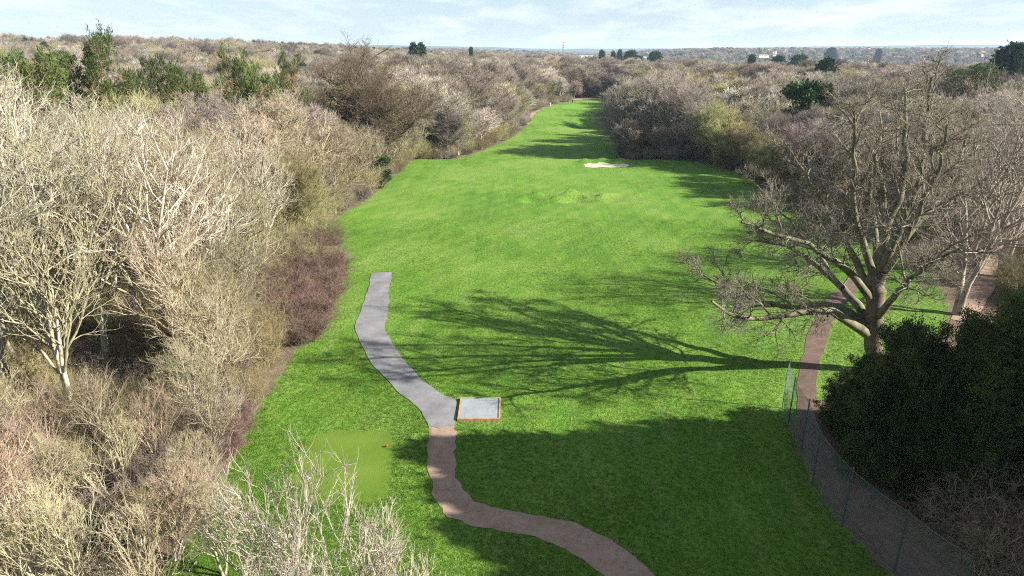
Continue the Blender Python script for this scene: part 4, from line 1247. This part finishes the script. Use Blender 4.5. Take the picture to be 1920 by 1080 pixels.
# ------------------------------------------------------------------ people and kit on the far green
def skin_body(name, verts, edges, radii, mat, parent, sub=1):
    me = bpy.data.meshes.new(name); me.from_pydata(verts, edges, [])
    o = link(name, me, mat, parent)
    md = o.modifiers.new('skin', 'SKIN')
    for v, r in zip(me.skin_vertices[0].data, radii): v.radius = (r, r)
    me.skin_vertices[0].data[0].use_root = True
    sb = o.modifiers.new('sub', 'SUBSURF'); sb.levels = sub; sb.render_levels = sub
    md.use_smooth_shade = True
    return o
M['skin'] = plain('skin', (0.50, 0.32, 0.24), 0.6, 0.08, 4)
M['hair'] = plain('dark_hair', (0.04, 0.03, 0.02), 0.7, 0.2, 20)
M['white_cloth'] = plain('white_cloth', (0.72, 0.72, 0.72), 0.85, 0.08, 3)
M['dark_cloth'] = plain('dark_cloth', (0.03, 0.033, 0.045), 0.85, 0.2, 3)
M['grey_cloth'] = plain('grey_cloth', (0.16, 0.16, 0.18), 0.85, 0.2, 3)
def person(x, y, top, legs, stride, rz, label):
    p = gp(x, y); z = float(hgt(p[0], p[1])); p = gp(x, y, z)
    root = empty('person', (p[0], p[1], z + 0.06), (0, 0, rz)); tag(root, label, 'person', None)
    s = stride
    V_ = [(0, 0, .95), (0, 0, 1.15), (0, 0.01, 1.42), (0, 0.02, 1.53), (0, 0.03, 1.62), (0, 0.04, 1.74),
          (.20, 0, 1.40), (.27, s * .25, 1.12), (.28, s * .5 + .08, .88), (.28, s * .55 + .10, .79),
          (-.20, 0, 1.40), (-.27, -s * .25, 1.12), (-.28, -s * .5 + .08, .88), (-.28, -s * .55 + .1, .79),
          (.10, 0, .90), (.11, -s * .35 + .03, .48), (.11, -s * .8, .08), (.11, -s * .8 + .17, .03),
          (-.10, 0, .90), (-.11, s * .35 + .03, .48), (-.11, s * .8, .08), (-.11, s * .8 + .17, .03)]
    E_ = [(0, 1), (1, 2), (2, 3), (3, 4), (4, 5), (2, 6), (6, 7), (7, 8), (8, 9), (2, 10), (10, 11), (11, 12), (12, 13), (0, 14), (14, 15), (15, 16), (16, 17), (0, 18), (18, 19), (19, 20), (20, 21)]
    R_ = [.15, .14, .16, .06, .10, .09, .065, .05, .04, .035, .065, .05, .04, .035, .09, .065, .045, .04, .09, .065, .045, .04]
    skin_body('body', V_, E_, R_, M['skin'], root)
    J = [0, 1, 2, 6, 7, 8, 10, 11, 12]
    mp = {o: i for i, o in enumerate(J)}
    skin_body('jacket', [V_[i] for i in J], [(mp[a], mp[b]) for a, b in E_ if a in mp and b in mp], [R_[i] + .025 for i in J], M[top], root)
    T = [0, 14, 15, 16, 18, 19, 20]
    mp = {o: i for i, o in enumerate(T)}
    skin_body('trousers', [V_[i] for i in T], [(mp[a], mp[b]) for a, b in E_ if a in mp and b in mp], [R_[i] + .022 for i in T], M[legs], root)
    bm = bmesh.new(); bmesh.ops.create_uvsphere(bm, u_segments=12, v_segments=8, radius=0.115)
    bmesh.ops.scale(bm, vec=(.95, 1.05, .8), verts=bm.verts); bmesh.ops.translate(bm, vec=(0, 0.01, 1.75), verts=bm.verts)
    link('hair', from_bm('hair', bm, True), M['hair'], root)
    return root
person(1031, 200, 'white_cloth', 'white_cloth', 0.22, 0.6, 'person in pale clothes walking up the left side of the far green').scale = (1.1,) * 3
person(1073.5, 194, 'dark_cloth', 'dark_cloth', 0.12, 2.4, 'person in dark clothes standing on the far green').scale = (1.1,) * 3
def trolley(x, y, mat, rz, label):
    p = gp(x, y); z = float(hgt(p[0], p[1])); p = gp(x, y, z)
    root = empty('golf_trolley', (p[0], p[1], z + 0.05), (0, 0, rz), 1.15); tag(root, label, 'golf trolley')
    for sx in (-.36, .36):
        bm = bmesh.new(); bmesh.ops.create_cone(bm, segments=20, radius1=.17, radius2=.17, depth=.06, cap_ends=True)
        o = link('wheel', from_bm('wheel', bm), M['dark_cloth'], root); o.location = (sx, 0, .17); o.rotation_euler = (0, math.pi / 2, 0)
    g = Geo()
    for a, b, r in (((-.36, 0, .17), (.36, 0, .17), .02), ((0, 0, .17), (0, .75, 1.0), .022), ((0, -.05, .15), (0, -.55, .06), .02), ((-.15, .75, 1.0), (.15, .75, 1.0), .02)):
        g.add(*tubes(np.array([[a, b]], float), np.full((1, 2), r), 6))
    link('frame', g.mesh('frame'), M['metal'], root)
    g = Geo(); g.add(*tubes(np.array([[(0, -.42, .16), (0, -.1, .50), (0, .2, .82), (0, .34, .98)]], float), np.array([[.13, .15, .15, .16]]), 12))
    link('bag', g.mesh('bag'), M[mat], root)
    g = Geo()
    for k in range(5):
        q = np.array([-.08 + .04 * k, .30, .95])
        g.add(*tubes(np.array([[q, q + np.array([0, .18 + .02 * k, .24])]]), np.full((1, 2), .022), 6))
    link('clubs', g.mesh('clubs'), M['metal'], root)
M['blue_bag'] = plain('blue_grey_bag', (0.35, 0.42, 0.52), 0.6, 0.1, 4)
trolley(996.5, 205.5, 'blue_bag', 1.3, 'blue grey golf bag on a trolley beside the far track')
trolley(1052, 189.5, 'grey_cloth', 0.4, 'dark golf bag on a trolley at the back of the far green')
p = gp(1101.5, 201); z = float(hgt(p[0], p[1]))
r = empty('flagstick', (p[0], p[1], z + .05)); tag(r, 'flagstick with a small orange flag on the far green', 'flagstick')
g = Geo(); g.add(*tubes(np.array([[(0, 0, -.1), (0, 0, 1.2), (0, 0, 2.3)]], float), np.full((1, 3), .02), 6)); link('pole', g.mesh('pole'), M['white_cloth'], r)
M['orange'] = plain('orange_cloth', (0.65, 0.20, 0.06), 0.8, 0.1, 4)
bm = bmesh.new()
vs = [bm.verts.new((0.02 + .1 * i, .04 * math.sin(i * 1.3), z_)) for i in range(6) for z_ in (2.28 - .01 * i, 1.9 + .01 * i)]
for i in range(5): bm.faces.new((vs[2 * i], vs[2 * i + 1], vs[2 * i + 3], vs[2 * i + 2]))
bmesh.ops.solidify(bm, geom=bm.faces[:], thickness=0.01)
link('flag', from_bm('flag', bm), M['orange'], r)

# ------------------------------------------------------------------ the far town
M['brick'] = plain('red_brick', (0.36, 0.17, 0.11), 0.9, 0.15, 2)
M['render'] = plain('cream_render', (0.66, 0.62, 0.55), 0.9, 0.08, 0.5)
M['rooftile'] = plain('brown_roof_tiles', (0.20, 0.13, 0.10), 0.9, 0.2, 2)
M['rooftile2'] = plain('grey_roof_slates', (0.24, 0.23, 0.24), 0.8, 0.2, 2)
M['pane'] = plain('dark_window_glass', (0.03, 0.035, 0.04), 0.15, 0.1, 2, 0.6)
M['white_paint'] = plain('white_paint', (0.75, 0.75, 0.75), 0.6, 0.05, 2)
def house_meshes(w, d, h, rh, tag_):
    bm = bmesh.new()
    v = [bm.verts.new(q) for q in ((-w/2, -d/2, -2), (w/2, -d/2, -2), (w/2, d/2, -2), (-w/2, d/2, -2), (-w/2, -d/2, h), (w/2, -d/2, h), (w/2, d/2, h), (-w/2, d/2, h), (0, -d/2, h + rh), (0, d/2, h + rh))]
    for f in ((0, 1, 5, 8, 4), (2, 3, 7, 9, 6), (1, 2, 6, 5), (3, 0, 4, 7), (3, 2, 1, 0), (4, 8, 9, 7), (5, 6, 9, 8)): bm.faces.new([v[i] for i in f])
    wall = from_bm('wall', bm)
    bm = bmesh.new(); e = 0.45; k = rh / (w / 2)
    for sx in (-1, 1):
        a = [(0, -d/2 - e, h + rh + .02), (sx * (w/2 + e), -d/2 - e, h - k * e + .02), (sx * (w/2 + e), d/2 + e, h - k * e + .02), (0, d/2 + e, h + rh + .02)]
        lo = [bm.verts.new(q) for q in a]; up_ = [bm.verts.new((q[0], q[1], q[2] + .22)) for q in a]
        fs = [lo[::-1], up_] + [[lo[i], lo[(i + 1) % 4], up_[(i + 1) % 4], up_[i]] for i in range(4)]
        for f in fs: bm.faces.new(f)
    bmesh.ops.recalc_face_normals(bm, faces=bm.faces)
    roof = from_bm('roof', bm)
    bm = bmesh.new(); bm_box(bm, (w * .18, d * .2, h + rh * .9), (.9, .7, 2.0)); chim = from_bm('chimney', bm)
    win = []
    for (x, z) in ((-w * .24, 1.6), (w * .24, 1.6), (-w * .24, 4.2), (w * .24, 4.2)):
        bm = bmesh.new(); bm_box(bm, (x, -d / 2 - .02, z), (1.5, .12, 1.25)); win.append(from_bm('window', bm))
    return wall, roof, chim, win
HM = {}
for key, w, d, h, rh in (('semi', 8, 10, 5.2, 3.2), ('long', 9, 15, 5.4, 3.0), ('low', 9, 12, 3.2, 3.0)):
    HM[key] = house_meshes(w, d, h, rh, key)
def house(x, y_px, Y, key, wm, rm, rz, label, group, windows=False, s=1.0, roof_at=None):
    pt = at_y(x, y_px, Y)
    z = float(hgt(pt[0], Y))
    hz = {'semi': 8.4, 'long': 8.4, 'low': 6.2}[key] * s
    if roof_at: z = max(pt[2] - hz, z - 1.5)
    root = empty('house', (pt[0], Y, z), (0, 0, rz), s); tag(root, label, 'house', group)
    wall, roof, chim, win = HM[key]
    for nm, me, mt in [('wall', wall, wm), ('roof', roof, rm)] + ([('window', w_, 'pane') for w_ in win] if windows else []):
        o = bpy.data.objects.new(nm, me.copy()); COL.objects.link(o); o.parent = root
        o.data.materials.clear(); o.data.materials.append(M[mt])
        if nm == 'roof':
            c = bpy.data.objects.new('chimney', chim.copy()); COL.objects.link(c); c.parent = o; c.data.materials.append(M['brick'])
house(1058, 108.5, 620, 'semi', 'brick', 'rooftile', 0.15, 'brick house with its orange gable facing over the far trees', None, True, roof_at=1)
house(1158, 134.5, 520, 'semi', 'brick', 'rooftile', 0.2, 'small brick gable peeping between trees beyond the green', None, True, roof_at=1)
for x, y, Y, k in [(1034, 107, 700, 'long'), (1049, 106, 720, 'long'), (1072, 110, 680, 'semi'), (1083, 111, 760, 'low'), (1100, 110, 740, 'semi'), (1104, 120, 600, 'semi'), (1160, 118, 640, 'long'), (1171, 121, 610, 'semi'), (1194, 122, 590, 'long'), (1129, 122, 600, 'low'), (1386, 128, 470, 'semi'), (1430, 134, 450, 'low')]:
    house(x, y, Y, k, 'brick' if (x % 3) else 'render', 'rooftile', random.uniform(-1.5, 1.5), 'tile roofed house half hidden by bare trees beyond the far green', 'houses beyond the far green', roof_at=1)
rgt = np.random.default_rng(23)
for i in range(95):
    Y = rgt.uniform(1150, 2350); u = rgt.uniform(0.36, 0.78)
    x = 960 + FPX * u
    X = Y * u / math.cos(0)
    pt = at_y(960 + FPX * u * 0.95, 110, Y)
    key = ('semi', 'long', 'low')[i % 3]
    z = float(hgt(pt[0], Y))
    root = empty('town_house', (pt[0], Y, z + 2.5), (0, 0, rgt.uniform(0, 3.1)), 1.35)
    wm = 'render' if i % 4 else 'brick'
    tag(root, 'tiny pale walled house in the far hillside town' if i % 4 else 'tiny brick house in the far hillside town', 'house', 'pale houses of the far town' if i % 4 else 'brick houses of the far town')
    wall, roof, chim, win = HM[key]
    rm = ('rooftile', 'rooftile2')[i % 2]
    for nm, me, mt in (('wall', wall, wm), ('roof', roof, rm)):
        kk = (key, nm, mt)
        if kk not in HM:
            HM[kk] = me.copy(); HM[kk].materials.clear(); HM[kk].materials.append(M[mt])
        o = bpy.data.objects.new(nm, HM[kk]); COL.objects.link(o); o.parent = root
def hall(x, y, Y, w, d, h, label):
    pt = at_y(x, y, Y)
    root = empty('white_hall', (pt[0], Y, pt[2] - h), (0, 0, 0.2)); tag(root, label, 'building')
    bm = bmesh.new(); bm_box(bm, (0, 0, h / 2 - 1.5), (w, d, h + 3)); link('wall', from_bm('wall', bm), M['render'], root)
    bm = bmesh.new(); bm_box(bm, (0, 0, h + .3), (w + .8, d + .8, .5)); link('roof', from_bm('roof', bm), M['render'], root)
    for i in range(5):
        bm = bmesh.new(); bm_box(bm, (-w * .4 + w * .2 * i, -d / 2 - .05, h * .55), (w * .1, .2, h * .3)); link('window', from_bm('window', bm), M['pane'], root)
hall(1096, 104.5, 1050, 20, 12, 7, 'low white hall among trees beyond the far green')
hall(1430, 103, 1500, 22, 12, 2.4, 'long cream hall on the edge of the far town')
hall(1204, 107, 1100, 12, 10, 6, 'small white block beside the dark evergreens')

# masts
def mast(x, ytop, Y, H, w, dishes, label):
    pt = at_y(x, ytop, Y)
    root = empty('radio_mast', (pt[0], Y, pt[2] - H)); tag(root, label, 'mast')
    g = Geo(); n = 14
    for sx, sy in ((-1, -1), (1, -1), (1, 1), (-1, 1)):
        g.add(*tubes(np.array([[(sx * w, sy * w, 0), (sx * w * .35, sy * w * .35, H * .86)]]), np.full((1, 2), .34), 5))
    g.add(*tubes(np.array([[(0, 0, H * .84), (0, 0, H)]]), np.full((1, 2), .35), 5))
    link('legs', g.mesh('legs'), M['metal'], root)
    g = Geo()
    def wd(t): return w * (1 - .65 * t)
    for i in range(n):
        t0, t1 = i / n, (i + 1) / n
        a, b = wd(t0), wd(t1); z0, z1 = t0 * H * .86, t1 * H * .86
        for k in range(4):
            c0 = [(-1, -1), (1, -1), (1, 1), (-1, 1)][k]; c1 = [(-1, -1), (1, -1), (1, 1), (-1, 1)][(k + 1) % 4]
            g.add(*tubes(np.array([[(c0[0] * a, c0[1] * a, z0), (c1[0] * b, c1[1] * b, z1)]]), np.full((1, 2), .22), 4))
    link('bracing', g.mesh('bracing'), M['metal'], root)
    for z_ in dishes:
        bm = bmesh.new(); bmesh.ops.create_cone(bm, segments=12, radius1=2.0, radius2=1.6, depth=1.6, cap_ends=True)
        o = link('dish', from_bm('dish', bm), M['grey_cloth'], root); o.location = (0.6, -1.2, H * z_); o.rotation_euler = (math.pi / 2, 0, 0)
mast(1056, 77, 2600, 72, 3.2, (0.93, 0.8, 0.7, .6), 'tall lattice radio mast with dishes on the skyline')
mast(1033, 83.5, 3000, 70, 2.0, (), 'slim pale lattice mast beside the taller one')

# ------------------------------------------------------------------ grass tufts on the near turf
def tuft(seed, n, L, sp):
    rg = np.random.default_rng(seed)
    p = np.column_stack([rg.normal(0, sp, (n, 2)), np.full(n, -0.01)])
    d = nrm(np.column_stack([rg.normal(0, .75, (n, 2)), np.full(n, 1.0)]))
    l = L * rg.uniform(.6, 1.3, n)[:, None]
    side = nrm(np.cross(d, rg.normal(0, 1, (n, 3)))) * 0.011
    tip = p + d * l + np.column_stack([rg.normal(0, .25, (n, 2)) * l, -0.25 * l])
    return mesh_np('grass_tuft', np.stack([p - side, p + side, tip], 1).reshape(-1, 3), np.arange(n * 3).reshape(-1, 3))
def grass_mat(name, a, b_):
    m, t, b = new_mat(name)
    oi = N(t, 'ShaderNodeObjectInfo')
    c = ramp(t, oi.outputs['Random'], [(0.0, a), (0.7, b_), (1.0, (0.24, 0.27, 0.075))])
    t.links.new(c, b.inputs['Base Color'])
    b.inputs['Roughness'].default_value = 0.55
    tr = N(t, 'ShaderNodeBsdfTranslucent'); t.links.new(c, tr.inputs['Color'])
    ms = N(t, 'ShaderNodeMixShader'); ms.inputs[0].default_value = 0.35
    t.links.new(b.outputs[0], ms.inputs[1]); t.links.new(tr.outputs[0], ms.inputs[2])
    t.links.new(ms.outputs[0], t.nodes['Material Output'].inputs['Surface'])
    return m
M['blade'] = grass_mat('grass_blades', (0.060, 0.165, 0.010), (0.145, 0.268, 0.030))
tm = [tuft(i, 16, 0.11, 0.07) for i in range(3)]
for t_ in tm: t_.materials.append(M['blade'])
rgg = np.random.default_rng(9)
n = 260000
yy = 25 + (rgg.uniform(0, 1, n) ** 1.35) * 75
xx = rgg.uniform(-1, 1, n) * (yy * 0.78 + 4)
sg = sdf(xx, yy)
keep = sg > 0.05
PATHS = [[(697, 514), (676, 585), (667, 612), (697, 683), (735, 725), (782, 765), (806, 802), (804, 885), (812, 928), (845, 968), (888, 988), (940, 995), (1000, 1007), (1060, 1030), (1105, 1058), (1180, 1140),
          (1280, 1140), (1226, 1085), (1178, 1040), (1130, 1003), (1080, 980), (1000, 967), (930, 954), (890, 942), (868, 918), (857, 890), (853, 799), (857, 790), (939, 787), (939, 744), (860, 744), (857, 752), (795, 715), (760, 678), (733, 640), (720, 612), (731, 545), (734, 513)],
         [(1600, 512), (1540, 585), (1512, 630), (1498, 680), (1493, 730), (1498, 780), (1552, 900), (1590, 965), (1690, 1079), (1805, 1065), (1715, 975), (1650, 905), (1597, 840), (1560, 780), (1545, 730), (1545, 680), (1560, 630), (1585, 585), (1640, 515)]]
for pp in PATHS:
    keep &= sdf(xx, yy, np.array([gp(*q)[:2] for q in pp])) < 0.02 + 0.22 * rgg.uniform(0, 1, len(xx)) ** 2.5
xx, yy = xx[keep], yy[keep]
rough = 0.5 + 0.5 * np.sin(xx * 0.35 + np.sin(yy * .3)) * np.sin(yy * 0.27)
sc = rgg.uniform(0.5, 1.0, len(xx)) * (0.75 + 0.4 * rough)
sc = np.where((xx < -4) & (yy < 52), sc * 1.45, sc)
teeP = sdf(xx, yy, np.array([gp(*q)[:2] for q in [(592, 812), (640, 807), (736, 806), (734, 845), (735, 930), (690, 940), (560, 940), (548, 900), (560, 850)]]))
sc = np.where(teeP > 0, sc * np.clip(0.9 - 0.55 * teeP, 0.38, 1), sc)
n2 = 500
mx = MOUND[0] + rgg.normal(0, 4.6, n2); my = MOUND[1] + rgg.normal(0.3, 1.3, n2)
xx = np.concatenate([xx, mx]); yy = np.concatenate([yy, my]); sc = np.concatenate([sc, rgg.uniform(0.6, 1.2, n2)])
scatter('grass', tm, np.column_stack([xx, yy, hgt(xx, yy)]), np.repeat(sc[:, None], 3, 1), np.column_stack([np.zeros((len(xx), 2)), rgg.uniform(0, 6.28, len(xx))]), rgg.integers(0, 3, len(xx)), 'short tufted green grass of the near lawn')

# ------------------------------------------------------------------ haze
bm = bmesh.new()
bm_box(bm, (0, 4200, 35), (15000, 11600, 150))
hz = link('haze', from_bm('haze', bm))
tag(hz, 'thin blue haze over the far woods and hills', kind='stuff')
m = bpy.data.materials.new('haze'); m.use_nodes = True
t = m.node_tree; t.nodes.clear()
o_ = N(t, 'ShaderNodeOutputMaterial'); pv = N(t, 'ShaderNodeVolumePrincipled')
pv.inputs['Color'].default_value = (0.62, 0.80, 1.0, 1)
pv.inputs['Density'].default_value = 0.00009
pv.inputs['Anisotropy'].default_value = 0.1
t.links.new(pv.outputs[0], o_.inputs['Volume'])
hz.data.materials.append(m)
